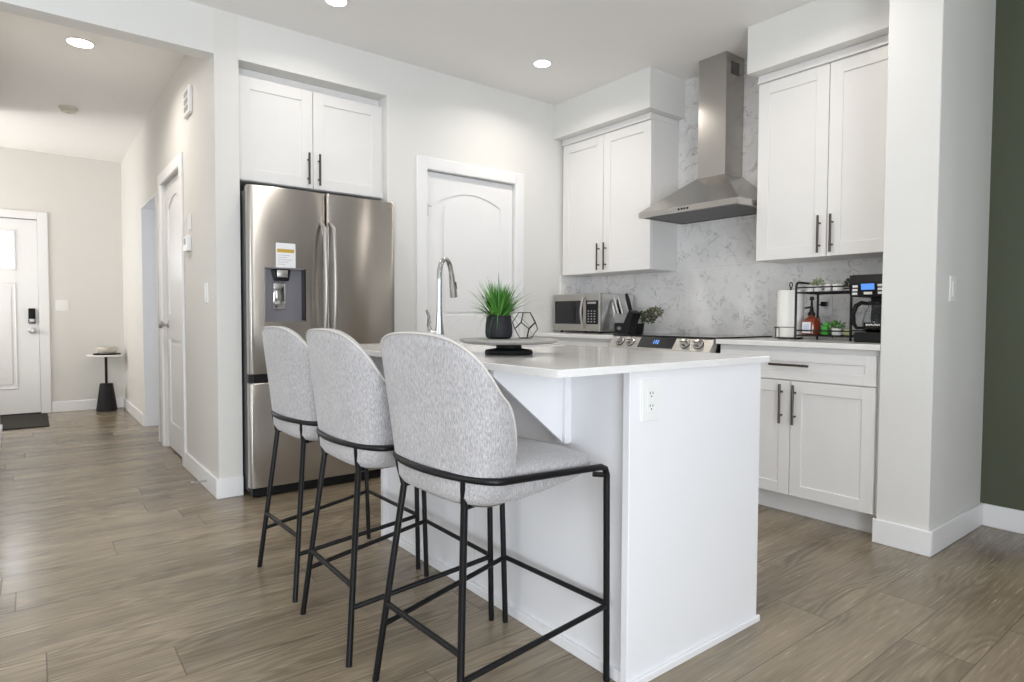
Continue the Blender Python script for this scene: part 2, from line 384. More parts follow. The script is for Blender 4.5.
# ------------------------------------------------------------------ panelled doors
def panel_door(e, W, H, place, hinge_side, arch=True, mat=None, knob=True):
    """door leaf modelled in local (s, d, z): s across, d out of the face; place maps it to world"""
    mat = mat or M['door']
    def P(s, d, z): return place(s, d, z)
    # leaf: base slab, stiles and rails standing proud, raised fields
    t = bmesh.new()
    def quadbox(s0, s1, d0, d1, z0, z1):
        vs = [t.verts.new(P(a, b_, c)) for a in (s0, s1) for b_ in (d0, d1) for c in (z0, z1)]
        for q in ((0, 1, 3, 2), (4, 6, 7, 5), (0, 4, 5, 1), (2, 3, 7, 6), (0, 2, 6, 4), (1, 5, 7, 3)): t.faces.new([vs[i] for i in q])
    quadbox(0, W, -.035, -.008, 0, H)
    st = .115; sw = W-2*st
    quadbox(0, st, -.008, 0, 0, H); quadbox(W-st, W, -.008, 0, 0, H)
    quadbox(st, W-st, -.008, 0, 0, .2); quadbox(st, W-st, -.008, 0, .85, 1.045)
    def archz(f, top, rise): return top + rise*math.sin(math.pi*f)**.9 if arch else top
    top = H-.195 if arch else H-.16; rise = .075
    def strip(fn_lo, fn_hi, d, s0, s1, dlo=None):
        N = 20
        for i in range(N):
            a, c = i/N, (i+1)/N; A, Cc = s0+(s1-s0)*a, s0+(s1-s0)*c
            vs = [P(A, d, fn_lo(a)), P(Cc, d, fn_lo(c)), P(Cc, d, fn_hi(c)), P(A, d, fn_hi(a))]
            t.faces.new([t.verts.new(v) for v in vs])
            vs = [P(A, d, fn_lo(a)), P(Cc, d, fn_lo(c)), P(Cc, -.008, fn_lo(c)), P(A, -.008, fn_lo(a))]
            t.faces.new([t.verts.new(v) for v in vs])
            vs = [P(A, d, fn_hi(a)), P(Cc, d, fn_hi(c)), P(Cc, -.008, fn_hi(c)), P(A, -.008, fn_hi(a))]
            t.faces.new([t.verts.new(v) for v in vs])
    strip(lambda f: archz(f, top, rise), lambda f: H, 0, st, W-st)
    # raised fields inside the panels
    g = .035
    strip(lambda f: 1.035+g, lambda f: archz(f, top, rise)-g, -.003, st+g, W-st-g)
    strip(lambda f: .2+g, lambda f: .845-g, -.003, st+g, W-st-g)
    bmesh.ops.remove_doubles(t, verts=t.verts, dist=1e-5); bmesh.ops.recalc_face_normals(t, faces=t.faces)
    b = mb(); b.add(t); b.build('door_leaf', mat, e, smooth=False)
def hinge(e, pts, axis):
    for p in pts:
        b = mb(); b.tube([(p[0], p[1], p[2]-.045), (p[0], p[1], p[2]+.045)], .007, 8)
        if axis == 'y': b.box(p[0], p[0]+.035, p[1]+.0, p[1]+.003, p[2]+.025, p[2]+.032)
        b.build('hinge', M['nickel'], e)
# door 1: pantry door in the kitchen wall
e = empty('door_1', ((DX0+DX1)/2, .0, 0), **ST)
panel_door(e, DX1-DX0-.008, DZ-.018, lambda s, d, z: (DX0+.004+s, .022-d, z+.012), 'l')
b = mb(); b.box(DX0-.085, DX0, -.017, .0, 0, DZ+.085, .004, 1); b.box(DX1, DX1+.085, -.017, .0, 0, DZ+.085, .004, 1); b.box(DX0, DX1, -.017, .0, DZ, DZ+.085, .004, 1)
b.build('door_casing', M['trim'], e)
hinge(e, [(DX0+.003, -.006, 1.79), (DX0+.003, -.006, .98), (DX0+.003, -.006, .22)], 'y')
b = mb(); b.lathe((DX1-.07, .022, .97), [(0, 0), (.03, 0), (.03, .006), (.012, .012), (.012, .035), (.028, .045), (.03, .06), (.02, .07), (0, .072)], 20, 'y'); b.build('door_knob', M['nickel'], e)
# door 2: closet door on the hall side of the partition
e = empty('door_2', (XH, 1.38, 0), **ST)
panel_door(e, .772, 2.052, lambda s, d, z: (XH+.022-d, .994+s, z+.012), 'r')
b = mb(); b.box(XH-.017, XH, .905, .99, 0, 2.155, .004, 1); b.box(XH-.017, XH, 1.77, 1.855, 0, 2.155, .004, 1); b.box(XH-.017, XH, .99, 1.77, 2.07, 2.155, .004, 1)
b.build('door_casing', M['trim'], e)
hinge(e, [(XH+.006, .997, 1.84), (XH+.006, .997, 1.03), (XH+.006, .997, .2)], 'x')
b = mb(); b.lathe((XH+.022, 1.70, .975), [(0, 0), (.03, 0), (.03, .006), (.012, .012), (.012, .035), (.026, .045), (.03, .058), (.022, .07), (0, .072)], 20, 'x'); b.build('door_knob', M['nickel'], e)
# cased opening next to it
b = mb(); b.box(XH-.004, XH+.13, 2.878, 2.889, 0, 2.05, .002, 1); b.box(XH-.004, XH+.13, 2.051, 2.062, 0, 2.05, .002, 1); b.box(XH-.004, XH+.13, 2.062, 2.878, 2.038, 2.05)
b.build('trim_1', M['trim'], smooth=False, **ST)
# door 3: front door with a small light
e = empty('door_3', (FX0/2+FX1/2, YE, 0), **ST)
b = mb(); gx0, gx1, gz0, gz1 = -4.43, -3.893, 1.532, 1.905
y0, y1 = YE+.01, YE+.055
b.box(FX0+.004, gx0, y0, y1, .01, 2.04); b.box(gx1, FX1-.004, y0, y1, .01, 2.04); b.box(gx0, gx1, y0, y1, .01, gz0); b.box(gx0, gx1, y0, y1, gz1, 2.04)
b.build('door_leaf', M['door'], e, smooth=False)
for (a, c) in ((-4.43, -4.18), (-4.13, -3.878)):
    b = mb()
    for (x0, x1, z0, z1) in ((a, c, 1.37, 1.385), (a, c, .27, .285), (a, a+.015, .285, 1.37), (c-.015, c, .285, 1.37)): b.box(x0, x1, y0-.007, y0, z0, z1, .003, 1)
    b.box(a+.04, c-.04, y0-.005, y0, .32, 1.335, .004, 1)
    b.build('raised_panel', M['door'], e, smooth=False)
b = mb()
for (x0, x1, z0, z1) in ((gx0-.02, gx1+.02, gz0-.022, gz0), (gx0-.02, gx1+.02, gz1, gz1+.022), (gx0-.02, gx0, gz0, gz1), (gx1, gx1+.02, gz0, gz1)): b.box(x0, x1, y0-.009, y0, z0, z1, .003, 1)
b.build('glass_frame', M['trim'], e, smooth=False)
mb().box(gx0, gx1, y0+.015, y0+.02, gz0, gz1).build('glass_pane', M['frost'], e, smooth=False)
b = mb()
for (a, c, d_, f_) in ((FX0, FX0+.03, .012, 2.05), (FX1-.03, FX1, .012, 2.05), (FX0+.03, FX1-.03, 2.02, 2.05)): b.box(a, c, YE+.0555, YE+.09, d_, f_)
b.build('door_jamb', M['trim'], e, smooth=False)
b = mb(); b.box(FX1, FX1+.09, YE-.017, YE, 0, 2.13, .004, 1); b.box(FX0-.09, FX0, YE-.017, YE, 0, 2.13, .004, 1); b.box(FX0, FX1, YE-.017, YE, 2.05, 2.13, .004, 1)
b.build('door_casing', M['trim'], e)
mb().box(FX0, FX1, YE-.02, YE+.1, 0, .012).build('threshold', M['dark'], e)
b = mb(); b.box(-3.782, -3.722, y0-.03, y0, .955, 1.115, .008); k = b.build('lock_keypad', M['dark'], e)
mb().box(-3.775, -3.729, y0-.032, y0-.028, .965, 1.005, .002).build('lock_plate', M['nickel'], k)
b = mb(); b.lathe((-3.752, y0, .88), [(0, 0), (.032, 0), (.032, .008), (.012, .014), (.012, .04), (.026, .05), (.03, .065), (.02, .075), (0, .078)], 20, 'y'); b.build('door_handle', M['nickel'], e)
# daylight behind the glass of the front door
area('daylight_front_door', (-4.15, YE+.3, 1.74), (R(90), 0, R(180)), .56, .37, 45, (.95, .97, 1))
mb().box(FX0-.1, FX1+.1, YE+.6, YE+.62, .9, 2.4).build('wall_porch', plain('bright_porch_wall', (.9, .9, .9, 1), .9), **ST)

# ------------------------------------------------------------------ cabinets
def bar_handle(p0, p1, out, parent, r=.0065, stand=.03):
    """bar pull from p0 to p1, standing off along vector out"""
    p0, p1, out = Vector(p0), Vector(p1), Vector(out)
    b = mb(); b.tube([p0+out*stand, p1+out*stand], r, 10); d = (p1-p0)
    for f in (.2, .8): b.tube([p0+d*f, p0+d*f+out*stand], r*.8, 8)
    return b.build('handle', M['handle'], parent)
def shaker(name, parent, face, a0, a1, z0, z1, th=.02, rail=.06, inset=.007, gap=.002, mat=None):
    """face: ('x',value) front faces -x spanning y a0..a1;  ('y',value) front faces -y spanning x"""
    b = mb(); ax, v = face; a0 += gap; a1 -= gap; z0 += gap; z1 -= gap
    def bx(s0, s1, d0, d1, c0, c1, bev=.0015):
        if ax == 'x': b.box(v+d0, v+d1, s0, s1, c0, c1, bev, 1)
        else: b.box(s0, s1, v+d0, v+d1, c0, c1, bev, 1)
    bx(a0, a1, inset, th, z0, z1)
    bx(a0, a0+rail, 0, inset+.001, z0, z1); bx(a1-rail, a1, 0, inset+.001, z0, z1)
    bx(a0+rail-.001, a1-rail+.001, 0, inset+.001, z0, z0+rail); bx(a0+rail-.001, a1-rail+.001, 0, inset+.001, z1-rail, z1)
    return b.build(name, mat or M['cab'], parent, smooth=False)
# cabinet over the fridge
e = empty('fridge_cabinet', (-2.335, .05, 1.835), 'white two-door shaker cabinet recessed in the wall above the steel fridge', 'cabinet')
mb().box(-2.795, -1.885, .07, .7, 1.84, 2.45).build('carcass', M['cab'], e, smooth=False)
for (a, c, hx) in ((-2.795, -2.352, -2.385), (-2.352, -1.887, -2.318)):
    d = shaker('door', e, ('y', .05), a, c, 1.84, 2.445, rail=.07); bar_handle((hx, .05, 1.862), (hx, .05, 2.055), (0, -1, 0), d)
mb().box(-2.798, -1.872, .115, .14, 2.45, 2.508, .002).build('top_filler', M['cab'], e, smooth=False)
mb().box(-1.885, -1.872, .06, .6, 1.84, 2.45, .001).build('side_filler', M['cab'], e, smooth=False)
# wall cabinets on the range wall
def upper(y0, y1, ysp, h1, h2, label):
    e = empty('wall_cabinet', (-.15, (y0+y1)/2, 1.387), label, 'cabinet')
    mb().box(-.28, -.0, y0, y1, 1.39, 2.44, .001, 1).build('carcass', M['cab'], e, smooth=False)
    for (a, c, hy) in ((ysp, y1, h1), (y0, ysp, h2)):
        d = shaker('door', e, ('x', -.302), a, c, 1.387, 2.437, rail=.07); bar_handle((-.302, hy, 1.408), (-.302, hy, 1.613), (-1, 0, 0), d)
    b = mb(); b.box(-.312, -.0, y0-.0, y1, 2.44, 2.484, .003, 1); b.box(-.318, -.28, y0, y1, 2.437, 2.446, .001, 1); b.build('crown_molding', M['cab'], e, smooth=False)
    return e
upper(-.93, -.02, -.472, -.437, -.507, 'tall white two-door shaker wall cabinet above the microwave, left of the hood')
upper(-2.572, -1.735, -2.153, -2.117, -2.185, 'tall white two-door shaker wall cabinet above the coffee maker, right of the hood')
# base cabinets
def base_cab(y0, y1, ysp, label):
    e = empty('base_cabinet', (-.3, (y0+y1)/2, 0), label, 'cabinet')
    mb().box(-.605, -.001, y0, y1, .112, .896, .001, 1).build('carcass', M['cab'], e, smooth=False)
    mb().box(-.545, -.53, y0, y1, 0, .112, .001, 1).build('toe_kick', M['cab'], e, smooth=False)
    ya, yb = y0+.022, y1-.012
    d = shaker('drawer', e, ('x', -.627), ya, yb, .722, .872, rail=.05); yc = -2.137 if y0 < -2 else (y0+y1)/2
    bar_handle((-.627, yc-.105, .803), (-.627, yc+.105, .803), (-1, 0, 0), d)
    for (a, c, hy) in ((ysp, yb, ysp+.045), (ya, ysp, ysp-.027)):
        d = shaker('door', e, ('x', -.627), a, c, .114, .720, rail=.06); bar_handle((-.627, hy, .493), (-.627, hy, .700), (-1, 0, 0), d)
base_cab(-2.574, -1.705, -2.139, 'white base cabinet with a wide drawer under the coffee maker')
base_cab(-.905, -.02, -.46, 'white base cabinet with a wide drawer under the microwave')
tag(mb().box(-.652, -.001, -2.574, -1.703, .897, .925, .003).build('countertop', M['quartz'], smooth=False), 'white quartz countertop carrying the coffee maker and black rack', 'countertop')
tag(mb().box(-.652, -.001, -.907, -.013, .897, .925, .003).build('countertop', M['quartz'], smooth=False), 'white quartz countertop carrying the microwave in the corner', 'countertop')

# ------------------------------------------------------------------ range
RY0, RY1 = -1.695, -.915
e = empty('range', (-.33, (RY0+RY1)/2, 0), 'stainless steel slide-in range with black glass cooktop under the hood', 'stove')
mb().box(-.63, -.02, RY0, RY1, .05, .912, .002).build('body', M['dark'], e, smooth=False)
mb().box(-.655, -.028, RY0-.004, RY1+.004, .926, .934, .002).build('cooktop', M['glassblack'], e, smooth=False)
b = mb()
for (bx, by, br) in ((-.45, -1.12, .1), (-.45, -1.5, .09), (-.2, -1.12, .075), (-.2, -1.5, .1)):
    mb().lathe((bx, by, .934), [(br-.004, 0), (br-.004, .0004), (br, .0004), (br, 0)], 40, cap=False).build('burner_ring', M['grey'], e)
# slanted control panel
pr = [(-.645, RY1+.002, .930), (-.705, RY1+.002, .848), (-.64, RY1+.002, .83), (-.62, RY1+.002, .925)]
cp = mb().prism(pr, (0, RY0-RY1-.004, 0), .002).build('control_panel', M['rangesteel'], e, smooth=False)
nv = Vector((-.082, 0, .060)).normalized(); dn = Vector((-.06, 0, -.082)).normalized()
def onpanel(y, f, out=0): return Vector((-.645, y, .930)) + Vector((-.06, 0, -.082))*f + nv*out
for py in (-.998, -1.088, -1.512, -1.606):
    kb = mb(); kb.lathe((0, 0, 0), [(0, 0), (.033, 0), (.033, .003), (0, .003)], 24); k = mb(); c0 = onpanel(py, .5)
    k.lathe((0, 0, 0), [(0, 0), (.029, 0), (.029, .004), (.022, .006), (.021, .026), (.019, .03), (0, .031)], 24)
    k.box(-.006, .006, -.021, .021, .030, .038, .002)
    rot = Vector((0, 0, 1)).rotation_difference(nv).to_matrix().to_4x4()
    bmesh.ops.transform(k.b, matrix=Matrix.Translation(c0) @ rot, verts=k.b.verts); kn = k.build('knob', M['nickel'], e); bmesh.ops.transform(kb.b, matrix=Matrix.Translation(c0) @ rot, verts=kb.b.verts); kb.build('knob_base', M['dark'], kn)
b = mb(); y0, y1 = -1.432, -1.160
p = [onpanel(y0, .12, .001), onpanel(y1, .12, .001), onpanel(y1, .88, .001), onpanel(y0, .88, .001)]
sc = b.prism(p, nv*.0015).build('display', M['glassblack'], e, smooth=False)
b = mb()
for (yy, segs) in ((-1.276, ((0, 0, .004, .4),)), (-1.290, ((0, 0, .008, .1), (0, .18, .008, .28), (0, 0, .002, .4), (.006, 0, .008, .4))), (-1.306, ((0, 0, .008, .1), (0, .3, .008, .4), (0, 0, .002, .4), (.006, 0, .008, .4)))):
    for (a, f0, c, f1) in segs:
        b.prism([onpanel(yy-a, .32+f0*.7, .003), onpanel(yy-c, .32+f0*.7, .003), onpanel(yy-c, .32+f1*.7, .003), onpanel(yy-a, .32+f1*.7, .003)], nv*.0006)
b.build('clock_digits', M['digits'], sc, smooth=False)
mb().box(-.665, -.63, RY0+.008, RY1-.008, .24, .815, .006).build('oven_door', M['rangesteel'], e, smooth=False)
mb().box(-.668, -.664, RY0+.1, RY1-.1, .36, .70, .001).build('oven_window', M['glassblack'], e, smooth=False)
b = mb(); b.tube([(-.71, RY0+.05, .77), (-.71, RY1-.05, .77)], .012, 12)
for yy in (RY0+.09, RY1-.09): b.tube([(-.71, yy, .77), (-.66, yy, .77)], .009, 10)
b.build('oven_handle', M['rangesteel'], e)
mb().box(-.66, -.63, RY0+.008, RY1-.008, .06, .225, .006).build('storage_drawer', M['rangesteel'], e, smooth=False)
mb().box(-.60, -.05, RY0+.02, RY1-.02, 0, .05).build('plinth', M['dark'], e, smooth=False)

# ------------------------------------------------------------------ range hood
HX, HY0, HY1 = -.475, -1.722, -.972
e = empty('range_hood', (-.2, (HY0+HY1)/2, 1.72), 'stainless steel chimney hood on the marble wall over the range', 'hood')
CX, CY0, CY1 = -.205, -1.452, -1.245
b = mb(); b.box(CX, -.002, CY0, CY1, 1.965, ZC-.001, .0015, 1); b.build('chimney', M['hoodsteel'], e, smooth=False)
b = mb(); t = bmesh.new(); z0, z1, z2 = 1.722, 1.757, 1.975
lo = [(HX, HY0, z0), (HX, HY1, z0), (-.002, HY1, z0), (-.002, HY0, z0)]; md = [(x, y, z1) for x, y, z in lo]
g = .008; hi = [(CX-g, CY0-g, z2), (CX-g, CY1+g, z2), (-.002, CY1+g, z2), (-.002, CY0-g, z2)]
rr = [[t.verts.new(p) for p in q] for q in (lo, md, hi)]
for A, B in zip(rr, rr[1:]):
    for i in range(4): t.faces.new((A[i], A[(i+1) % 4], B[(i+1) % 4], B[i]))
t.faces.new(rr[2]); inn = [t.verts.new(p) for p in ((HX+.02, HY0+.02, z0), (HX+.02, HY1-.02, z0), (-.02, HY1-.02, z0), (-.02, HY0+.02, z0))]
for i in range(4): t.faces.new((rr[0][i], rr[0][(i+1) % 4], inn[(i+1) % 4], inn[i]))
inn2 = [t.verts.new(Vector(v.co)+Vector((0, 0, .012))) for v in inn]
for i in range(4): t.faces.new((inn[i], inn[(i+1) % 4], inn2[(i+1) % 4], inn2[i]))
t.faces.new(inn2); bmesh.ops.recalc_face_normals(t, faces=t.faces); b.add(t); b.build('canopy', M['hoodsteel'], e, smooth=False)
for k in range(2):
    b = mb(); a = HY0+.03+k*.35; b.box(HX+.04, -.04, a, a+.34, z0+.004, z0+.014, .002)
    for i in range(14): b.box(HX+.05, -.05, a+.012+i*.0235, a+.020+i*.0235, z0, z0+.005)
    b.build('grease_filter', M['filter'], e, smooth=False)
for k in range(4): mb().lathe((HX, -1.300-k*.022, (z0+z1)/2), [(0, -.001), (.007, -.001), (.007, .003), (.006, .004), (0, .004)], 12, 'x').build('button', M['dark'], e)
b = mb()
for k in range(7): b.box(-.155, -.06, CY0-.0012, CY0+.001, 2.630+k*.012, 2.637+k*.012)
b.build('vent_grille', M['dark'], e, smooth=False)

# ------------------------------------------------------------------ fridge
e = empty('refrigerator', (-2.34, .2, 0), 'stainless steel french-door fridge with water dispenser standing in the niche', 'refrigerator')
fx0, fx1, fyf = -2.795, -1.887, -.155
mb().box(fx0+.004, fx1-.004, -.085, .62, .035, 1.765, .004).build('cabinet_body', plain('dark_grey_fridge_side', (.06, .06, .062, 1), .4, .3), e, smooth=False)
def fdoor(name, x0, x1, z0, z1, hole=None, seedbulge=.010):
    """bulged door front as a grid, with an optional recess opening"""
    t = bmesh.new(); r = .014
    def fy(x):
        u = (x-x0)/(x1-x0); edge = min(u, 1-u)*(x1-x0)
        c = 0 if edge > r else (r - math.sqrt(max(0, r*r-(r-edge)**2)))
        return fyf + seedbulge*(2*u-1)**2*.9 + c
    xs = [x0 + r*(1-math.cos(math.pi/2*i/5)) for i in range(6)]; xs += [x1-(q-x0) for q in xs]
    xs += [x0+r+(x1-x0-2*r)*i/24 for i in range(1, 24)]
    zs = [z0, z0+.006, z1-.006, z1]
    if hole: xs += [hole[0], hole[1]]; zs += [hole[2], hole[3]]
    xs = sorted(set(round(q, 5) for q in xs)); zs = sorted(set(zs))
    V = {}
    for i, x in enumerate(xs):
        for j, z in enumerate(zs):
            V[i, j] = t.verts.new((x, fy(x)+(.004 if j in (0, len(zs)-1) else 0), z))
    for i in range(len(xs)-1):
        for j in range(len(zs)-1):
            if hole and hole[0]-1e-4 <= xs[i] and xs[i+1] <= hole[1]+1e-4 and hole[2]-1e-4 <= zs[j] and zs[j+1] <= hole[3]+1e-4: continue
            t.faces.new((V[i, j], V[i+1, j], V[i+1, j+1], V[i, j+1]))
    yb = -.092
    bk = {}
    for (i, j) in V:
        if i in (0, len(xs)-1) or j in (0, len(zs)-1): bk[i, j] = t.verts.new((xs[i], yb, zs[j]))
    I, J = len(xs)-1, len(zs)-1
    for i in range(I):
        for j in (0, J): t.faces.new((V[i, j], V[i+1, j], bk[i+1, j], bk[i, j]))
    for j in range(J):
        for i in (0, I): t.faces.new((V[i, j], V[i, j+1], bk[i, j+1], bk[i, j]))
    t.faces.new([bk[0, 0], bk[I, 0], bk[I, J], bk[0, J]] if False else [t.verts.new(p) for p in ((x0, yb, z0), (x1, yb, z0), (x1, yb, z1), (x0, yb, z1))])
    bmesh.ops.recalc_face_normals(t, faces=t.faces)
    b = mb(); b.add(t); return b.build(name, M['steel'], e, ang=50)
xm = -2.348
hole = (-2.708, -2.480, 1.018, 1.320)
dl = fdoor('left_door', fx0, xm-.003, .715, 1.782, hole); dr = fdoor('right_door', xm+.003, fx1, .715, 1.782)
dz = fdoor('freezer_drawer', fx0, fx1, .062, .662)
# dispenser
t = mb(); hx0, hx1, hz0, hz1 = hole; yd = -.100
t.box(hx0, hx1, yd, yd+.004, hz0, hz1); t.box(hx0-.004, hx0+.003, fyf-.001, yd, hz0-.004, hz1+.004); t.box(hx0, hx1, fyf-.001, yd, hz0-.004, hz0+.003)
t.box(hx0, hx1, fyf-.001, yd, hz1-.003, hz1+.004)
dp = t.build('dispenser', M['midgrey'], dl, smooth=False)
mb().box(hx1-.045, hx1+.003, fyf-.001, yd, hz0, hz1).build('dispenser_side', M['dark'], dl, smooth=False) if False else mb().box(hx1-.003, hx1+.004, fyf-.001, yd, hz0-.004, hz1+.004).build('dispenser_side', M['dark'], dl, smooth=False)
mb().prism([(hx0+.045, yd, hz1-.004), (hx0+.150, yd, hz1-.004), (hx0+.140, yd, hz1-.070), (hx0+.060, yd, hz1-.070)], (0, -.04, 0), .006).build('water_spout', M['dark'], dl, smooth=False)
mb().box(hx0+.070, hx0+.130, yd-.046, yd-.038, hz1-.050, hz1-.008, .002).build('spout_front', M['nickel'], dl)
mb().box(hx0+.058, hx0+.128, yd-.014, yd-.004, 1.085, 1.238, .004).build('paddle', M['chrome'], dl)
lb = mb().box(-2.648, -2.536, fyf-.0008, fyf+.009, 1.326, 1.466).build('energy_label', M['paper'], dl, smooth=False)
mb().box(-2.640, -2.544, fyf-.0014, fyf, 1.412, 1.432).build('label_band', M['yellow'], dl, smooth=False)
b = mb()
for k, wd in enumerate((.07, .05, .08, .06, .04)): b.box(-2.636, -2.636+wd, fyf-.0013, fyf, 1.395-k*.013, 1.398-k*.013)
b.build('label_print', M['print'], dl, smooth=False)
b = mb()
for k in range(7): b.box(-1.975+k*.008, -1.970+k*.008, fyf+.001, fyf+.008, 1.735, 1.743)
b.build('badge', M['nickel'], dr, smooth=False)
for (hx, par) in ((xm-.032, dl), (xm+.024, dr)):
    pts = []
    for i in range(15):
        f = i/14; z = .86+f*.76; pts.append((hx, fyf-.042-.036*math.sin(math.pi*f), z))
    b = mb(); b.tube([(hx, fyf+.01, .875)]+pts[1:-1]+[(hx, fyf+.01, 1.605)], .013, 12); b.build('handle', M['rangesteel'], par)
mb().box(fx0+.02, fx1-.02, fyf+.012, fyf+.03,   .666, .711, .002).build('freezer_handle_recess', M['dark'], e, smooth=False)
mb().box(fx0+.015, fx1-.015, fyf+.03, -.06, .008, .058, .003).build('kick_grille', M['dark'], e, smooth=False)
for xx in (fx0+.06, fx1-.06): mb().cyl((xx, -.09, 0), .02, .035, 16).build('foot', M['dark'], e)
for xx in (fx0+.04, fx1-.04): mb().box(xx-.03, xx+.03, -.13, -.03, 1.765, 1.785, .004).build('hinge_cover', M['grey'], e)

# ------------------------------------------------------------------ island
IX0, IX1, IY0, IY1, IZ = -2.465, -1.80, -2.65, -1.114, .918
e = empty('kitchen_island', ((IX0+IX1)/2, (IY0+IY1)/2, 0), 'white panelled kitchen island beside the three bar stools', 'island')
mb().box(IX0, IX1, IY0, IY0+.025, 0, IZ-.021, .0015, 1).build('end_panel', M['isl'], e, smooth=False)
mb().box(IX0, IX1, IY1-.025, IY1, 0, IZ-.021, .0015, 1).build('end_panel', M['isl'], e, smooth=False)
b = mb(); b.box(IX0+.020, IX0+.035, IY0+.025, -1.873, 0, IZ-.021); b.box(IX0+.020, IX0+.035, -1.870, IY1-.025, 0, IZ-.021); b.build('back_panel', M['isl'], e, smooth=False)
b = mb(); b.box(IX0+.035, IX1-.02, IY0+.025, IY0+.035, .1, IZ-.03); b.box(IX1-.54, IX1-.02, IY0+.03, IY1-.03, .1, .62); b.build('carcass', M['isl'], e, smooth=False)
mb().box(IX0-.0, IX1+.008, IY0-.010, IY0, 0, .022, .002, 1).build('base_trim', M['isl'], e, smooth=False)
mb().box(IX0+.008, IX0+.020, IY0+.025, IY1-.025, 0, .035, .002, 1).build('base_trim', M['isl'], e, smooth=False)
for k, (a, c) in enumerate(((IY0+.03, -2.13), (-2.13, -1.62), (-1.62, IY1-.03))):
    # work side doors (face +x)
    b = mb(); b.box(IX1-.02, IX1, a+.002, c-.002, .11, IZ-.03, .0015, 1); b.box(IX1, IX1+.0, a, c, .11, .12) if False else None
    d = b.build('door', M['isl'], e, smooth=False); bar_handle((IX1, (a+c)/2+.2, .60), (IX1, (a+c)/2+.2, .80), (1, 0, 0), d)
# triangular brackets carrying the overhang
for yb in (-2.375, -1.46):
    b = mb(); zt = IZ-.0215
    b.box(IX0-.006, IX0+.020, yb-.022, yb+.022, .655, zt, .002, 1)
    b.prism([(IX0, yb-.009, zt), (-2.735, yb-.009, zt), (-2.735, yb-.009, zt-.02), (IX0-.006, yb-.009, .66)], (0, .018, 0), .001)
    b.build('bracket', M['isl'], e, smooth=False)
# countertop with sink cut-out
KX0, KX1, KY0, KY1 = -2.757, -1.79, -2.675, -1.092
SX0, SX1, SY0, SY1 = -2.16, -1.86, -1.75, -1.2
b = mb(); t = bmesh.new()
def slab(t, outer, inner, z0, z1):
    O = [[t.verts.new((x, y, z)) for (x, y) in outer] for z in (z0, z1)]; I = [[t.verts.new((x, y, z)) for (x, y) in inner] for z in (z0, z1)]
    for i in range(4):
        j = (i+1) % 4
        t.faces.new((O[0][i], O[0][j], O[1][j], O[1][i])); t.faces.new((I[0][i], I[1][i], I[1][j], I[0][j]))
        t.faces.new((O[1][i], O[1][j], I[1][j], I[1][i])); t.faces.new((O[0][i], I[0][i], I[0][j], O[0][j]))
slab(t, [(KX0, KY0), (KX1, KY0), (KX1, KY1), (KX0, KY1)], [(SX0, SY0), (SX1, SY0), (SX1, SY1), (SX0, SY1)], IZ-.020, IZ)
bmesh.ops.recalc_face_normals(t, faces=t.faces)
eg = [q for q in t.edges if abs(q.verts[0].co.z-q.verts[1].co.z) < 1e-6 and abs(q.verts[0].co.z-IZ) < 1e-6 and len(q.link_faces) == 2 and abs(q.link_faces[0].normal.dot(q.link_faces[1].normal)) < .5]
bmesh.ops.bevel(t, geom=eg, offset=.002, segments=2, affect='EDGES', profile=.5)
b.add(t); b.build('island_countertop', M['quartz'], smooth=False, label='white quartz slab countertop overhanging the kitchen island', cat='countertop')
b = mb(); t = bmesh.new(); r = bmesh.ops.create_cube(t, size=1); s = Matrix.Diagonal((SX1-SX0+.02, SY1-SY0+.02, .22, 1))
bmesh.ops.transform(t, matrix=Matrix.Translation(((SX0+SX1)/2, (SY0+SY1)/2, IZ-.022-.11)) @ s, verts=t.verts)
t.faces.ensure_lookup_table(); tp = max(t.faces, key=lambda f_: f_.calc_center_median().z); bmesh.ops.delete(t, geom=[tp], context='FACES_ONLY')
bmesh.ops.solidify(t, geom=t.faces[:], thickness=.002); b.add(t)
b.build('sink', M['nickel'], smooth=False, label='stainless undermount sink set in the island countertop by the faucet', cat='sink')
# faucet
FXp, FYp = -2.215, -1.235
e = empty('faucet', (FXp, FYp, IZ), 'tall chrome gooseneck faucet with pull-down head on the island', 'faucet')
b = mb(); b.lathe((FXp, FYp, IZ), [(0, 0), (.029, 0), (.029, .006), (.025, .012), (.0215, .05), (.0165, .10), (.0135, .15), (.0135, .16)], 24)
b.build('base', M['chrome'], e)
d = Vector((.79, .61, 0)); pts = [Vector((FXp, FYp, IZ+.15)), Vector((FXp, FYp, IZ+.30))]; rad = .085
for i in range(1, 15):
    a = math.pi*i/14*.93; pts.append(Vector((FXp, FYp, IZ+.325)) + d*(rad-rad*math.cos(a)) + up*(rad*math.sin(a)))
pe = pts[-1]; dd = (pts[-1]-pts[-2]).normalized()
mb().tube(pts, .0125, 14).build('spout', M['chrome'], e)
b = mb(); b.tube([pe, pe+dd*.02, pe+dd*.09, pe+dd*.12], [.0135, .0145, .0185, .0195], 16); hd = b.build('spray_head', M['chrome'], e)
b = mb(); q = pe+dd*.06-d*.0+rt*.016; b.tube([q-dd*.018, q+dd*.018], .0045, 8); b.build('spray_button', M['dark'], e)
hs = Vector((-.79, .0, 0)); hb = Vector((FXp, FYp, IZ+.055)); sd = (-rt*.9-fw*.2).normalized()
b = mb(); b.tube([hb, hb+sd*.042], .011, 12); b.tube([hb+sd*.038+up*.0, hb+sd*.052+up*.03, hb+sd*.05+up*.075, hb+sd*.062+up*.105], [.009, .0085, .007, .006], 10); b.build('lever', M['chrome'], e)

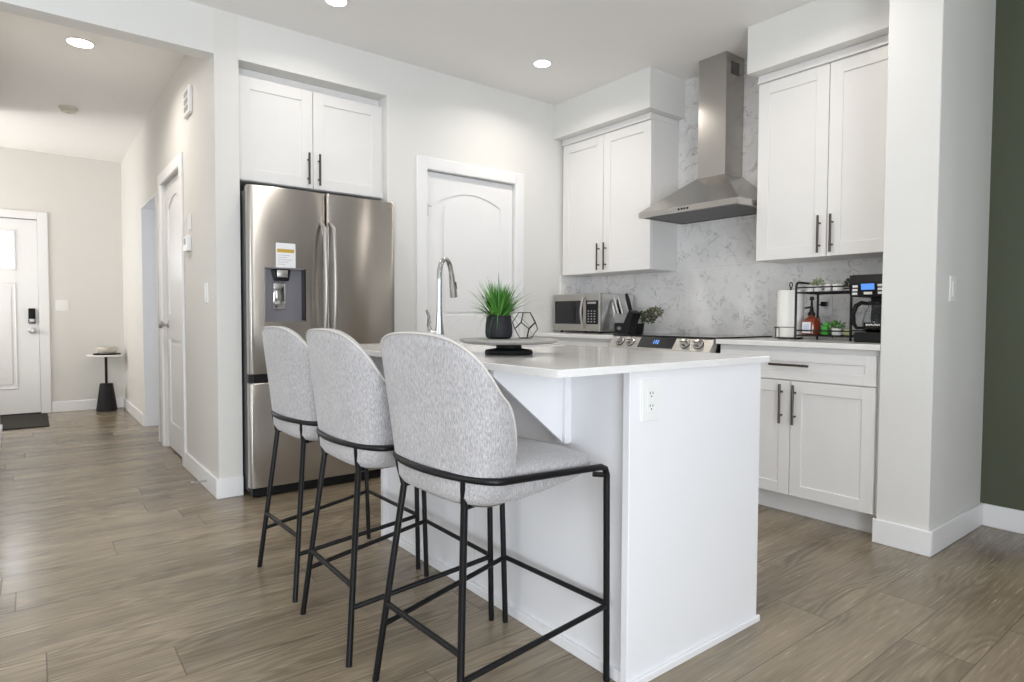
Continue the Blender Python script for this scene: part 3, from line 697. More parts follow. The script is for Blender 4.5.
# ------------------------------------------------------------------ bar stools
STOOLQ = (.0943, -.0005, .2245, .0400, 2.6763, -.1189, -.0338, 124, 1.0038, .3049, 2.1453)
def stool():
    e = empty('bar_stool', (0, 0, 0), 'x', 'bar stool', 'grey upholstered bar stools along the island')
    RT = .0095
    hw = .222
    # back shell: outer and inner skins joined along a rolled rim
    NP, NZ = 56, 20; PH = STOOLQ[7]
    q_ = STOOLQ
    def plan(phi, z):
        g = (max(z, .645)-.65)/.35; bx = q_[0]+q_[1]*g; wy = q_[2]+q_[3]*g; x0 = q_[5]+q_[6]*g; n_ = q_[4]
        if z < .645: k = (.645-z)/.075; kk = 1-math.sqrt(max(0, 1-min(1, k*.93)**2)); bx -= .05*kk; wy -= .075*kk; x0 += .012*kk
        c, s = math.cos(phi), math.sin(phi)
        return x0 - math.copysign(abs(c)**(2/n_), c)*bx, math.copysign(abs(s)**(2/n_), s)*wy
    def top(phi): return q_[8]-.004 - q_[9]*(abs(phi)/R(PH))**q_[10]
    def skin(off, zb):
        g = []
        for i in range(NP+1):
            phi = R(-PH + 2*PH*i/NP); row = []; zt = top(phi)-(.012 if off else 0)
            for j in range(NZ+1):
                z = zb + (zt-zb)*j/NZ; x, y = plan(phi, z); v = Vector((x-.0, y, 0))
                L = v.length; v = v*(1-off/L) if L else v
                row.append((v.x, v.y, z))
            g.append(row)
        return g
    t = bmesh.new(); A = skin(0, .574); B = skin(.036, .60)
    VA = [[t.verts.new(p) for p in r_] for r_ in A]; VB = [[t.verts.new(p) for p in r_] for r_ in B]
    for G in (VA, VB):
        for i in range(NP):
            for j in range(NZ): t.faces.new((G[i][j], G[i+1][j], G[i+1][j+1], G[i][j+1]))
    # rolled rim
    def mid(i, j):
        a, b_ = VA[i][j].co, VB[i][j].co; return (a+b_)/2
    rim = []
    path = [(0, j) for j in range(NZ+1)] + [(i, NZ) for i in range(1, NP+1)] + [(NP, j) for j in range(NZ-1, -1, -1)]
    for (i, j) in path:
        pm = mid(i, j); o = Vector((0, 0, 0))
        if j == NZ: o += Vector((0, 0, .014))
        if i in (0, NP): o += Vector((.014, 0, 0))
        rim.append(t.verts.new(pm+o))
    for k in range(len(path)-1):
        (i, j), (p, q) = path[k], path[k+1]
        t.faces.new((VA[i][j], VA[p][q], rim[k+1], rim[k])); t.faces.new((rim[k], rim[k+1], VB[p][q], VB[i][j]))
    for i in range(NP): t.faces.new((VA[i][0], VB[i][0], VB[i+1][0], VA[i+1][0]))
    bmesh.ops.recalc_face_normals(t, faces=t.faces); b = mb(); b.add(t)
    sh = b.build('backrest', M['fabric'], e, ang=180)
    # welt along the rim
    b = mb(); b.tube([Vector(A[i][NZ])+Vector((0, 0, .004)) for i in range(NP+1)], .0028, 6); b.build('piping', M['piping'], sh)
    # seat cushion: domed superellipse slab, thicker at the back
    t = bmesh.new(); NA, NR = 48, 8; rings = []
    def sp(a, k):
        n_ = 4.6; c, s = math.cos(a), math.sin(a)
        return Vector((.029+math.copysign(abs(c)**(2/n_), c)*.237*k, math.copysign(abs(s)**(2/n_), s)*.2175*k, 0))
    prof = [(0, 'b', 0), (.5, 'b', 0), (.82, 'b', .002), (.94, 'b', .012), (.99, 'm', .3), (1.0, 'm', .55), (.985, 'm', .8), (.93, 't', -.006), (.8, 't', .004), (.5, 't', .012), (0, 't', .014)]
    for (k, wh, dz_) in prof:
        ring = []
        for q in range(NA if k else 1):
            p = sp(2*math.pi*q/NA, k) if k else Vector((.025, 0, 0))
            zb = .571 + .034*max(0, (p.x+.05)/.30)**1.2; zt = .672 - .014*max(0, (p.x-.1)/.15)
            p.z = zb+dz_ if wh == 'b' else (zt+dz_ if wh == 't' else zb+(zt-zb)*dz_)
            ring.append(t.verts.new(p))
        rings.append(ring)
    for P, Q in zip(rings, rings[1:]):
        for q in range(NA):
            q2 = (q+1) % NA
            if len(P) == 1: t.faces.new((P[0], Q[q2], Q[q]))
            elif len(Q) == 1: t.faces.new((P[q], P[q2], Q[0]))
            else: t.faces.new((P[q], P[q2], Q[q2], Q[q]))
    bmesh.ops.recalc_face_normals(t, faces=t.faces); b = mb(); b.add(t); b.build('seat', M['fabric'], e, ang=180)
    # frame ring wrapping the seat
    HR = .2327
    pts = [(.250, -HR, .560), (.250, -HR, .603), (.243, -HR, .621), (.225, -HR, .6285), (.1, -HR, .635), (0, -HR, .6405), (-.07, -HR, .644)]
    for i in range(0, 27):
        a = math.pi*i/26; n_ = 1.9; c, s = math.cos(a), math.sin(a); xx = -.1308-abs(s)**(2/n_)*.0912
        pts.append((xx, -math.copysign(abs(c)**(2/n_), c)*HR, .6265+.026*(.24-xx)/.462))
    pts += [(-.07, HR, .644), (0, HR, .6405), (.1, HR, .635), (.225, HR, .6285), (.243, HR, .621), (.250, HR, .603), (.250, HR, .560)]
    mb().tube(pts, RT, 12).build('frame_ring', M['blackmetal'], e)
    for s in (-1, 1):
        mb().tube([(.250, s*HR, .565), (.266, s*.2255, .0)], RT, 12).build('leg', M['blackmetal'], e)
        mb().tube([(-.193, s*.157, .649), (-.190, s*.152, .62), (-.182, s*.143, .572), (-.241, s*.204, .0)], RT, 12).build('leg', M['blackmetal'], e)
        mb().tube([(-.225, s*.186, .165), (.260, s*.2285, .224)], RT*.85, 10).build('side_stretcher', M['blackmetal'], e)
        mb().tube([(-.187, s*(hw-.008), .553), (.249, s*(hw+.008), .585)], RT*.8, 8).build('seat_support', M['blackmetal'], e) if False else None
    mb().tube([(-.218, -.180, .228), (-.218, .180, .228)], RT*.85, 10).build('rear_stretcher', M['blackmetal'], e)
    mb().tube([(.260, -.2285, .228), (.260, .2285, .228)], RT*.85, 10).build('foot_rest', M['blackmetal'], e)
    for s in (-1, 1):
        mb().tube([(-.182, s*.143, .572), (-.10, s*.140, .580)], RT*.8, 8).build('seat_support', M['blackmetal'], e)
        mb().tube([(.251, s*HR, .602), (.215, s*(HR-.02), .606)], RT*.8, 8).build('seat_support', M['blackmetal'], e)
    return e
st0 = stool()
SL = ['grey upholstered bar stool with black legs nearest the fridge', 'grey upholstered bar stool with black legs, the middle one of the row', 'grey upholstered bar stool with black legs, the nearest and largest of the row']
for i, (xx, yy, rz) in enumerate(((-2.7832, -1.337, .025), (-2.7894, -1.862, -.012), (-2.7503, -2.369, .049))):
    o = st0 if i == 0 else copy_tree(st0)
    o.location = (xx, yy, 0); o.rotation_euler.z = rz; o['label'] = SL[i]

# ------------------------------------------------------------------ things on the island
TX, TY = -2.462, -2.10
e = empty('turntable', (TX, TY, IZ), 'round grey turntable tray on a black base on the island', 'tray')
mb().lathe((TX, TY, IZ), [(0, 0), (.080, 0), (.084, .005), (.080, .015), (.05, .020), (.044, .022), (.044, .038), (0, .038)], 40).build('base', M['matteblack'], e)
mb().lathe((TX, TY, IZ+.038), [(0, 0), (.15, 0), (.168, .006), (.172, .012), (.168, .015), (0, .015)], 56).build('tray', M['tray'], e)
TZ = IZ+.0535
def blades(b, c, n, L0, L1, spread, w0, droop, seed, tmin=.05):
    rnd = random.Random(seed); t = bmesh.new()
    for i in range(n):
        a = rnd.uniform(0, 2*math.pi); r0 = rnd.uniform(0, .024); L = rnd.uniform(L0, L1); tilt = rnd.uniform(tmin, spread); dr = rnd.uniform(.2, 1)*droop*(tilt/spread)
        p = Vector(c)+Vector((math.cos(a)*r0, math.sin(a)*r0, 0)); dirh = Vector((math.cos(a), math.sin(a), 0)); side = Vector((-dirh.y, dirh.x, 0))
        N = 7; th = tilt; prev = None; wv = w0*rnd.uniform(.6, 1.1)
        for k in range(N+1):
            f = k/N; ww = wv*(1-f)**.6*(.6+.6*math.sin(math.pi*min(1, f*1.4+.15)))*.5 if k < N else 0.0002
            A = t.verts.new(p-side*ww); B = t.verts.new(p+side*ww+dirh*ww*.15)
            if prev: t.faces.new((prev[0], prev[1], B, A))
            prev = (A, B)
            p = p + (dirh*math.sin(th)+up*math.cos(th))*(L/N); th += dr/N*2.2
    b.add(t)
PXp = Vector((TX, TY, 0)) - rt*.035 + fw*.0
e = empty('potted_grass', (PXp.x, PXp.y, TZ), 'bushy green artificial grass in a black pot on the turntable', 'plant')
mb().lathe((PXp.x, PXp.y, TZ), [(0, 0), (.037, 0), (.045, .007), (.0475, .022), (.046, .045), (.042, .078), (.0405, .080), (.038, .078), (.038, .068), (0, .068)], 36).build('pot', M['pot'], e)
mb().lathe((PXp.x, PXp.y, TZ+.066), [(0, .004), (.038, .002), (.038, 0), (0, 0)], 20).build('soil', M['soil'], e)
b = mb(); c = (PXp.x, PXp.y, TZ+.068)
blades(b, c, 130, .095, .138, .60, .013, .35, 3); blades(b, c, 110, .11, .165, 1.1, .012, .6, 5, .25); blades(b, c, 44, .17, .22, 1.25, .006, 1.0, 9, .75)
b.build('grass', M['grass'], e, smooth=False)
# geometric wire ornament
O = Vector((TX, TY, TZ)) + rt*.056 + fw*.02
b = mb(); rw = .0016
def OP(s_, d_, z_): return O + rt*s_ + fw*d_ + up*z_
V = []
r1 = [OP(.022*math.cos(R(a)), .022*math.sin(R(a)), .002) for a in range(0, 360, 72)]
r2 = [OP(.044*math.cos(R(a)), .044*math.sin(R(a)), .034) for a in range(0, 360, 72)]
r3 = [OP(.044*math.cos(R(a+36)), .044*math.sin(R(a+36)), .056) for a in range(0, 360, 72)]
r4 = [OP(.022*math.cos(R(a+36)), .022*math.sin(R(a+36)), .090) for a in range(0, 360, 72)]
for rr_ in (r1, r4):
    for i in range(5): b.tube([rr_[i], rr_[(i+1) % 5]], rw, 6)
for i in range(5):
    b.tube([r1[i], r2[i]], rw, 6); b.tube([r2[i], r3[i]], rw, 6); b.tube([r3[i], r2[(i+1) % 5]], rw, 6); b.tube([r3[i], r4[i]], rw, 6)
b.build('wire_ornament', M['blackmetal'], label='black wire geometric globe ornament beside the potted grass', cat='ornament')

# ------------------------------------------------------------------ corner counter: microwave, knife block, plant
KT = .925
e = empty('microwave', (-.24, -.305, KT), 'stainless microwave oven with black window in the counter corner', 'microwave')
x0, x1, y0, y1, z0, z1 = -.42, -.05, -.565, -.045, .942, 1.226
mb().box(x0+.02, x1, y0+.002, y1-.002, z0, z1, .004).build('case', plain('microwave_case_steel', (.62, .61, .60, 1), .3, .85), e, smooth=False)
mb().box(x0, x0+.022, y0, y1, z0, z1, .005).build('door', M['rangesteel'], e, smooth=False)
mb().box(x0-.003, x0+.004, -.385, -.068, z0+.052, z1-.052, .006, 3).build('window', M['glassblack'], e, smooth=False)
cp = mb().box(x0-.003, x0+.004, -.545, -.420, z0+.052, z1-.052, .006, 3).build('control_panel', M['dark'], e, smooth=False)
b = mb()
for i in range(3):
    for j in range(5): b.box(x0-.0042, x0-.002, -.518+i*.032, -.504+i*.032, z0+.068+j*.02, z0+.076+j*.02)
b.build('keypad', M['grey'], cp, smooth=False); mb().box(x0-.0042, x0-.002, -.525, -.435, z1-.078, z1-.062).build('clock', M['grey'], cp, smooth=False)
b = mb(); b.tube([(x0, -.402, z0+.03)]+[(x0-.018-.022*math.sin(math.pi*i/10), -.402, z0+.035+i*.0215) for i in range(11)]+[(x0, -.402, z1-.03)], .010, 10); b.build('handle', M['rangesteel'], e)
for (xx, yy) in ((x0+.05, y0+.05), (x0+.05, y1-.05), (x1-.05, y0+.05), (x1-.05, y1-.05)): mb().cyl((xx, yy, KT), .012, .018, 12).build('foot', M['dark'], e)
# knife block
e = empty('knife_block', (-.26, -.72, KT), 'black knife block full of knives beside the microwave', 'knife block')
yo = -.628
prof = [(yo+.0, KT), (yo-.125, KT), (yo-.180, KT+.155), (yo-.135, KT+.175), (yo-.085, KT+.082), (yo-.0, KT+.082)]
b = mb(); b.prism([(-.33, a, z) for a, z in prof], (.085, 0, 0), .004); kb = b.build('block', M['dark'], e, smooth=False)
b = mb(); b.prism([(-.325, yo-.004, KT+.080), (-.325, yo-.088, KT+.080), (-.325, yo-.128, KT+.148), (-.325, yo+.030, KT+.150)][::-1], (.075, 0, 0), .002); b.build('slot_insert', M['filter'], e, smooth=False)
b = mb(); N = 20; b.tube([(-.3305, yo-.045+.018*math.cos(2*math.pi*i/N), KT+.042+.010*math.sin(2*math.pi*i/N)) for i in range(N)], .0014, 6, closed=True)
for k in range(3): b.box(-.3315, -.330, yo-.054+k*.007, yo-.050+k*.007, KT+.039, KT+.045)
b.build('logo', M['print'], e)
for i, (a, z, l, mt, r) in enumerate(((yo+.02, KT+.145, .06, 'nickel', .009), (yo-.0, KT+.148, .075, 'dark', .011), (yo-.03, KT+.148, .07, 'dark', .011), (yo-.055, KT+.148, .085, 'nickel', .009), (yo-.085, KT+.145, .08, 'plate', .011), (yo-.115, KT+.15, .105, 'dark', .013), (yo-.015, KT+.140, .10, 'nickel', .006))):
    xx = -.305 + .022*((i*2) % 3); d = Vector((0, .34, 1)).normalized(); l *= 1.35; z += .012; r *= 1.15
    b = mb(); p = Vector((xx, a, z)); b.tube([p-d*.02, p, p+d*l*.7, p+d*l], [r*.8, r, r*1.05, r*.7], 10); kh = b.build('knife_handle', M[mt], e)
def leaves(b, c, n, rad, size, seed, sq=(1, 1, 1), off=(0, 0, 0), hemi=False):
    rnd = random.Random(seed); t = bmesh.new(); c = Vector(c)
    for i in range(n):
        v = Vector((rnd.gauss(0, 1), rnd.gauss(0, 1), rnd.gauss(0, 1))).normalized()*rnd.uniform(.25, 1)**.6
        if hemi: v.z = abs(v.z)
        p = c + Vector((v.x*sq[0], v.y*sq[1], v.z*sq[2]))*rad + Vector(off)*rnd.random()
        d = (v+Vector((rnd.uniform(-.6, .6), rnd.uniform(-.6, .6), rnd.uniform(-.3, .8)))).normalized(); s = d.orthogonal().normalized(); s = (Matrix.Rotation(rnd.uniform(0, 6.28), 3, d) @ s)
        L = size*rnd.uniform(.6, 1.2); W = L*.32
        a, q, m1, m2 = p, p+d*L, p+d*L*.5+s*W, p+d*L*.5-s*W
        t.faces.new([t.verts.new(z_) for z_ in (a, m1, q, m2)])
    b.add(t)
e = empty('dried_plant', (-.12, -.680, KT), 'dark olive leafy plant leaning out to the right behind the knife block', 'plant')
mb().lathe((-.12, -.680, KT), [(0, 0), (.03, 0), (.036, .01), (.042, .075), (.038, .078), (.036, .06), (0, .06)], 24).build('pot', M['matteblack'], e)
b = mb(); b.tube([(-.12, -.70, KT+.05), (-.12, -.73, KT+.13), (-.14, -.82, KT+.16)], .003, 6); b.tube([(-.12, -.70, KT+.05), (-.12, -.74, KT+.11), (-.15, -.80, KT+.13)], .003, 6); b.build('stem', M['darkleaf'], e)
b = mb(); leaves(b, (-.16, -.795, KT+.125), 280, .055, .022, 4, (1, 1.1, .8)); b.build('dark_foliage', M['darkleaf'], e, smooth=False)
b = mb(); leaves(b, (-.16, -.865, KT+.160), 240, .048, .020, 5, (.9, 1.1, .7)); b.build('pale_foliage', M['dryleaf'], e, smooth=False)

# ------------------------------------------------------------------ coffee corner
e = empty('paper_towel_holder', (-.2, -1.90, KT), 'roll of white paper towel on a black upright holder', 'paper towel')
cx, cy = -.2, -1.905
b = mb(); b.cyl((cx, cy, KT), .07, .008, 32, bev=.002); b.tube([(cx, cy, KT), (cx, cy, KT+.305)], .005, 10)
b.tube([(cx, cy+.008*math.sin(2*math.pi*i/16), KT+.318+.016*-math.cos(2*math.pi*i/16)) for i in range(16)], .003, 6, closed=True); b.build('stand', M['blackmetal'], e)
mb().lathe((cx, cy, KT+.01), [(.02, 0), (.070, 0), (.073, .004), (.073, .271), (.070, .275), (.02, .275), (.018, .26), (.018, .01)], 40).build('roll', M['towel'], e)
# wire rack
e = empty('spice_rack', (-.22, -2.15, KT), 'black metal two-tier rack beside the coffee maker', 'rack')
rx0, rx1, ry0, ry1 = -.345, -.09, -2.31, -2.012
for yy in (ry0, ry1):
    b = mb(); zt = 1.248
    b.tube([(rx0, yy, KT), (rx0, yy, zt-.03), (rx0+.004, yy, zt-.012), (rx0+.012, yy, zt-.003), (rx0+.03, yy, zt), (rx1-.03, yy, zt), (rx1-.012, yy, zt-.003), (rx1-.004, yy, zt-.012), (rx1, yy, zt-.03), (rx1, yy, KT)], .0065, 10)
    b.build('side_frame', M['blackmetal'], e)
for (zz, nm) in ((.950, 'lower_shelf'), (1.190, 'upper_shelf')):
    b = mb()
    for xx in (rx0, rx1): b.tube([(xx, ry0, zz), (xx, ry1, zz)], .004, 8); b.tube([(xx, ry0, zz+.028), (xx, ry1, zz+.028)], .004, 8)
    for k in range(13): xx = rx0+(rx1-rx0)*k/12; b.tube([(xx, ry0, zz), (xx, ry1, zz)], .0018, 6)
    for yy in (ry0, ry1): b.tube([(rx0, yy, zz), (rx1, yy, zz)], .004, 8)
    for k in range(4): yy = ry0+(ry1-ry0)*k/3; b.tube([(rx0, yy, zz), (rx0, yy, zz+.028)], .002, 6)
    b.build(nm, M['blackmetal'], e)
b = mb(); by0, by1 = -2.012, -1.895
b.tube([(rx0, by0, .995), (rx0, by1+.01, .995), (rx0, by1, .985), (rx0, by1, .94), (rx0, by1+.008, .932), (rx0, by0, .932)], .0022, 8)
b.tube([(rx1-.12, by1+.045, .998), (rx1-.12, by1+.052, .985), (rx1-.12, by1+.052, .945), (rx1-.12, by1+.045, .932)], .0022, 8) if False else None
b.tube([(rx0, by1, .99), (rx0+.01, by1+.012, .99), (-.285, by1+.012, .99)], .0022, 6); b.tube([(rx0, by1, .934), (-.285, by1+.012, .934)], .0022, 6); b.tube([(-.285, by1+.012, .934), (-.285, by1+.012, .99)], .0022, 6)
b.build('side_basket', M['blackmetal'], e)
LZ, HZ = .955, 1.195
e = empty('syrup_bottle', (-.22, -2.055, LZ), 'amber syrup bottle with a black pump on the lower rack shelf', 'bottle')
c = (-.24, -2.050, LZ)
mb().lathe(c, [(0, 0), (.045, 0), (.05, .006), (.05, .055), (.047, .075), (.035, .092), (.019, .100), (.017, .108), (0, .108)], 32).build('bottle_body', M['amber'], e)
b = mb(); b.lathe((c[0], c[1], LZ+.108), [(0, 0), (.020, 0), (.020, .014), (.012, .020), (.008, .045), (.006, .05), (.006, .085), (.012, .088), (.012, .098), (0, .1)], 20)
b.tube([(c[0], c[1], LZ+.155), (c[0]-.01, c[1]+.035, LZ+.15)], .006, 8); b.tube([(c[0], c[1], LZ+.2), (c[0]-.0, c[1]+.0, LZ+.215)], .010, 10); b.build('pump', M['dark'], e)
lb = mb().prism([(c[0]-.052, c[1]-.018+.034*k_, LZ+zz) for k_, zz in ((-.1, .008), (1.3, .008), (1.3, .07), (-.1, .07))], (-.001, 0, 0)).build('bottle_label', M['paper'], e, smooth=False)
b = mb()
for k in range(4): b.box(c[0]-.0545, c[0]-.0525, c[1]-.013, c[1]+.018, LZ+.018+k*.011, LZ+.023+k*.011)
b.build('label_print', M['blueprint'], e, smooth=False)
b = mb(); b.box(-.27, -.235, -2.155, -2.12, LZ, LZ+.05, .006); b.prism([(-.255, -2.12, LZ+.05), (-.255, -2.155, LZ+.05), (-.255, -2.150, LZ+.072), (-.255, -2.140, LZ+.072)], (.012, 0, 0), .001)
b.build('green_container', M['lime'], label='small bright green container between the amber bottle and the little plant', cat='container')
def potplant(c, r, h, mat, lm, n, rad, size, seed, label):
    e = empty('potted_plant', c, label, 'plant')
    mb().lathe(c, [(0, 0), (r*.8, 0), (r*.88, .004), (r, h), (r*.9, h), (r*.88, h-.008), (0, h-.008)], 24).build('pot', mat, e)
    b = mb(); leaves(b, (c[0], c[1], c[2]+h), n, rad, size, seed, (1, 1, 1.25), hemi=True); b.build('foliage', lm, e, smooth=False)
potplant((-.27, -2.205, LZ), .026, .036, M['white'], M['leaf'], 130, .036, .017, 11, 'small green plant in a white pot on the lower rack shelf')
potplant((-.25, -2.085, HZ), .026, .034, M['white'], M['paleleaf'], 120, .034, .015, 12, 'small pale green plant in a white pot on the upper rack shelf')
potplant((-.22, -2.270, HZ), .024, .032, M['matteblack'], M['darkleaf'], 150, .040, .018, 13, 'small dark plant at the right end of the upper rack shelf')
def cup(c, r, h, label, hdl=True):
    e = empty('cup', c, label, 'cup', 'white cups on the rack')
    mb().lathe(c, [(0, 0), (r*.85, 0), (r, .006), (r, h), (r-.003, h), (r-.003, .008), (0, .008)], 24).build('cup_body', M['white'], e)
cup((-.25, -2.044, HZ), .018, .036, 'white cup at the left end of the upper rack shelf')
cup((-.25, -2.143, HZ), .017, .042, 'narrow white cup in the middle of the upper rack shelf')
cup((-.25, -2.198, HZ), .030, .040, 'wide white cup on the upper rack shelf next to the dark plant')
b = mb(); b.box(-.29, -.255, -2.285, -2.245, LZ, LZ+.032, .010, 3); b.build('sachet', M['lemon'], label='pale yellow packet at the right end of the lower rack shelf', cat='packet')
# coffee maker
e = empty('coffee_maker', (-.3, -2.44, KT), 'black drip coffee maker with blue display by the column', 'coffee maker')
x0, x1, y0, y1 = -.43, -.16, -2.535, -2.345
mb().box(x0, x1, y0, y1-.015, KT, KT+.052, .008, 3).build('base', M['dark'], e, smooth=False)
mb().box(-.24, x1, y0, y1-.015, KT+.05, KT+.25, .008, 2).build('water_tank', M['dark'], e, smooth=False)
b = mb(); b.prism([(x0, y0, KT+.232), (x0-.012, y0, KT+.30), (x0+.012, y0, KT+.345), (x1, y0, KT+.345), (x1, y0, KT+.232)], (0, y1-y0+.01, 0), .008); hd = b.build('brew_head', M['dark'], e, smooth=False)
def fpan(y, f, out=.0): # on the sloped face
    a = Vector((x0-.012, y, KT+.30)); c_ = Vector((x0+.012, y, KT+.345)); n_ = Vector((-.045, 0, .024)).normalized(); return a+(c_-a)*f+n_*out, n_
def fpl(y, f, out): 
    a = Vector((x0-.001, y, KT+.236)); c_ = Vector((x0-.012, y, KT+.298)); n_ = Vector((-.062, 0, -.011)).normalized(); return a+(c_-a)*f+n_*out, n_
def plate(ya, yb, fa, fb, mat, name, par, f=fpl, th=.002):
    p = [f(ya, fa, .0005)[0], f(yb, fa, .0005)[0], f(yb, fb, .0005)[0], f(ya, fb, .0005)[0]]; mb().prism(p, f(ya, fa, 0)[1]*th).build(name, M[mat], par, smooth=False)
plate(-2.459, -2.397, .50, .98, 'screen', 'display', hd)
plate(-2.447, -2.408, .12, .32, 'plate', 'button', hd)
for k in range(3):
    plate(-2.381+.002*k, -2.356+.002*k, .70-.30*k, .88-.30*k, 'plate', 'button', hd); plate(-2.502, -2.474, .74-.30*k, .92-.30*k, 'plate', 'button', hd)
cc = (-.335, -2.437, KT+.053)
ca = mb().lathe(cc, [(0, 0), (.055, 0), (.066, .012), (.070, .05), (.062, .095), (.046, .125), (.044, .14), (.042, .14), (.044, .122), (.060, .094), (.067, .05), (.063, .014), (.052, .003), (0, .003)], 32).build('carafe', M['glass'], e)
mb().lathe((cc[0], cc[1], cc[2]+.004), [(0, 0), (.051, 0), (.061, .012), (.064, .045), (0, .045)], 28).build('coffee', plain('dark_coffee', (.012, .006, .004, 1), .1), ca)
mb().lathe((cc[0], cc[1], cc[2]+.138), [(0, 0), (.047, 0), (.049, .006), (.045, .02), (0, .024)], 28).build('carafe_lid', M['dark'], ca)
hdv = Vector((-.35, .94, 0)).normalized(); pc = Vector(cc)
b = mb(); b.tube([pc+hdv*.045+up*.145, pc+hdv*.075+up*.150, pc+hdv*.098+up*.135, pc+hdv*.112+up*.09, pc+hdv*.108+up*.045, pc+hdv*.095+up*.02, pc+hdv*.066+up*.02], [.010, .011, .012, .012, .011, .009, .007], 10); b.build('carafe_handle', M['dark'], ca)
b = mb()
for k in range(8):
    a = R(158+k*7.0); r_ = .0712; p = pc+Vector((math.cos(a)*r_, math.sin(a)*r_, .032+.002*(k % 2)))
    b.box(p.x-.0008, p.x+.0008, p.y-.0032, p.y+.0032, p.z, p.z+.008-.002*(k % 3 == 1))
b.build('lettering', M['plate'], ca, smooth=False)

# ------------------------------------------------------------------ outlets, switches, fittings
def outlet(name, c, ax, label, cat='outlet', w_=.072, h_=.117, kind='duplex'):
    """ax: outward axis 'x-' or 'y-'"""
    e = empty(name, c, label, cat)
    def bx(s0, s1, d0, d1, z0, z1, mat, nm, bev=.0015):
        if ax == 'y-': q = mb().box(c[0]+s0, c[0]+s1, c[1]-d1, c[1]-d0, c[2]+z0, c[2]+z1, bev)
        else: q = mb().box(c[0]-d1, c[0]-d0, c[1]-s1, c[1]-s0, c[2]+z0, c[2]+z1, bev)
        return q.build(nm, mat, e, smooth=False)
    bx(-w_/2, w_/2, 0, .006, -h_/2, h_/2, M['plate'], 'cover_plate')
    if kind == 'duplex':
        bx(-.017, .017, .006, .008, -.035, .035, M['plate'], 'socket_insert')
        for zz in (-.018, .018):
            b = mb()
            for ss in (-.006, .006):
                if ax == 'y-': b.box(c[0]+ss-.001, c[0]+ss+.001, c[1]-.0088, c[1]-.0078, c[2]+zz, c[2]+zz+.007)
                else: b.box(c[0]-.0088, c[0]-.0078, c[1]+ss-.001, c[1]+ss+.001, c[2]+zz, c[2]+zz+.007)
            if ax == 'y-': b.cyl((c[0], c[1]-.0078, c[2]+zz-.006), .0022, .001, 10, 'y')
            else: b.cyl((c[0]-.0078, c[1], c[2]+zz-.006), .0022, .001, 10, 'x')
            b.build('socket_slots', M['dark'], e, smooth=False)
    elif kind == 'rocker': bx(-.016, .016, .006, .010, -.033, .033, M['plate'], 'rocker')
    elif kind == 'double':
        for s in (-.023, .023): bx(s-.015, s+.015, .006, .010, -.033, .033, M['plate'], 'rocker')
    return e
outlet('wall_outlet', (-2.383, IY0, .812), 'y-', 'white duplex outlet on the bright end panel of the island')
outlet('wall_outlet', (0, -2.02, 1.12), 'x-', 'white duplex outlet on the marble wall behind the black rack')
outlet('light_switch', (-.448, -2.79, 1.183), 'y-', 'white light switch on the shaded side of the column', 'switch', kind='rocker')
outlet('light_switch', (XH, .245, 1.182), 'x-', 'white light switch on the hall wall near the fridge corner', 'switch', kind='rocker')
outlet('light_switch', (-3.493, YE, 1.15), 'y-', 'white double light switch on the wall beside the front door', 'switch', w_=.115, kind='double')
b = mb(); b.box(-.04, -.010, -2.032, -2.002, 1.118, 1.146, .005); b.tube([(-.04, -2.012, 1.134), (-.055, -2.0, 1.125), (-.06, -1.995, 1.08), (-.07, -2.02, 1.02), (-.08, -2.07, .97), (-.085, -2.10, .935)], .0035, 8)
b.build('power_plug', M['dark'], label='black plug and cord in the outlet behind the rack', cat='cord')
e = empty('thermostat', (XH, .74, 1.52), 'small white thermostat box on the hall wall beside the closet door', 'thermostat')
mb().box(XH-.028, XH, .66, .80, 1.465, 1.565, .006).build('housing', M['plate'], e, smooth=False); mb().box(XH-.030, XH-.027, .70, .76, 1.51, 1.55, .001).build('screen', M['print'], e, smooth=False)
mb().box(XH-.016, XH, .645, .70, 1.60, 1.70, .006).build('door_sensor', M['plate'], smooth=False, label='slim white sensor above the thermostat on the hall wall', cat='sensor')
e = empty('door_chime', (XH, .67, 2.335), 'tall white chime box with three grey squares high on the hall wall', 'chime')
mb().box(XH-.022, XH, .575, .77, 2.335, 2.505, .005).build('housing', M['plate'], e, smooth=False)
for k in range(3): mb().box(XH-.024, XH-.021, .615, .73, 2.358+k*.046, 2.390+k*.046, .001).build('grille_square', M['grey'], e, smooth=False)
e = empty('smoke_detector', (-3.485, 2.55, ZC), 'round white smoke detector on the hall ceiling', 'smoke detector')
mb().lathe((-3.485, 2.55, ZC-.038), [(0, 0), (.045, 0), (.052, .006), (.058, .022), (.068, .026), (.068, .037), (0, .037)], 32).build('housing', plain('aged_white_plastic', (.62, .59, .50, 1), .5), e)
mb().lathe((-3.485, 2.55, ZC-.040), [(0, 0), (.01, 0), (.01, .003), (0, .003)], 12).build('test_button', M['grey'], e)
# door stop spring on the hall baseboard
b = mb(); N = 70; b.tube([(XH-BT-.0-.075*i/N, .24+.006*math.cos(i*.9), .055+.006*math.sin(i*.9)) for i in range(N)], .0016, 5)
b.cyl((XH-BT-.073, .24, .055), .009, .014, 12, 'x'); b.build('door_stop', M['grey'], label='spring door stop on the hall baseboard near the fridge corner', cat='door stop')
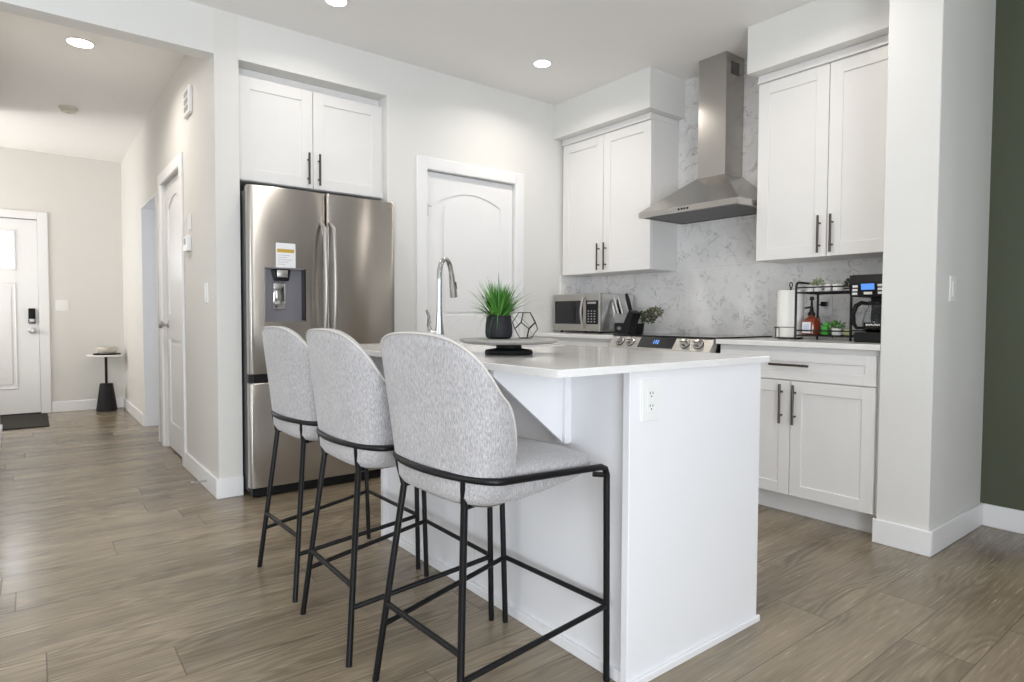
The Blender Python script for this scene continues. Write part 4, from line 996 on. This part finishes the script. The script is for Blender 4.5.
# recessed downlights
def downlight(x, y, label, power, r=.055, spot=True):
    e = empty('recessed_light', (x, y, ZC), label, 'ceiling light', 'recessed ceiling lights')
    mb().lathe((x, y, ZC-.004), [(r, 0), (r+.012, 0), (r+.014, .0035), (r-.001, .0035), (r-.001, 0), (r, 0)], 36, cap=False).build('trim_ring', M['plate'], e)
    mb().lathe((x, y, ZC-.003), [(0, 0), (r-.001, 0), (r-.001, .0025), (0, .0025)], 36).build('lens', M['lamp'], e)
    l = bpy.data.lights.new('downlight', 'AREA'); l.shape = 'DISK'; l.size = r*2; l.energy = power; l.color = (1, .93, .84); l.spread = R(150)
    o = bpy.data.objects.new('downlight', l); COL.objects.link(o); o.location = (x, y, ZC-.006)
downlight(-1.0, -.565, 'lit round ceiling light near the kitchen corner by the hood', 6)
downlight(-2.42, -.50, 'lit round ceiling light at the top edge above the pantry door and fridge', 3.2)
downlight(-3.487, 1.0, 'lit round ceiling light in the hallway', 9, .07)
for (x, y) in ((-1.0, -2.2), (-2.42, -2.2), (-3.3, -5.0), (-4.9, -2.6)):  # added unseen fixtures that help light the room
    downlight(x, y, 'added round ceiling light outside the view, helping to light the room', 5)

# ------------------------------------------------------------------ hall furniture
tag(mb().box(-4.10, -3.640, 3.42, 4.37, 0, .010, .004).build('doormat', M['mat'], smooth=False), 'dark rectangular doormat on the floor before the front door', 'doormat')
e = empty('side_table', (-3.119, 4.255, 0), 'small pedestal table with white round top and black cone base', 'table')
cx, cy = -3.119, 4.255
mb().lathe((cx, cy, 0), [(0, 0), (.097, 0), (.100, .005), (.062, .295), (.058, .30), (0, .30)], 36).build('cone_base', M['matteblack'], e)
mb().cyl((cx, cy, .30), .013, .298, 16).build('pole', M['matteblack'], e)
mb().lathe((cx, cy, .598), [(0, 0), (.172, 0), (.177, .006), (.177, .014), (.173, .018), (0, .018)], 48).build('table_top', M['white'], e)
tag(mb().lathe((cx+.01, cy-.01, .616), [(0, 0), (.125, 0), (.13, .004), (.13, .012), (.125, .014), (0, .014)], 40).build('round_tray', M['matteblack']), 'thin round black tray on the small pedestal table', 'tray')
tag(mb().lathe((cx+.012, cy-.01, .630), [(0, 0), (.07, 0), (.085, .012), (.095, .045), (.092, .072), (.088, .072), (.088, .045), (.075, .014), (0, .012)], 40).build('bowl', M['bowl']), 'cream ceramic bowl on the black tray in the hall', 'bowl')
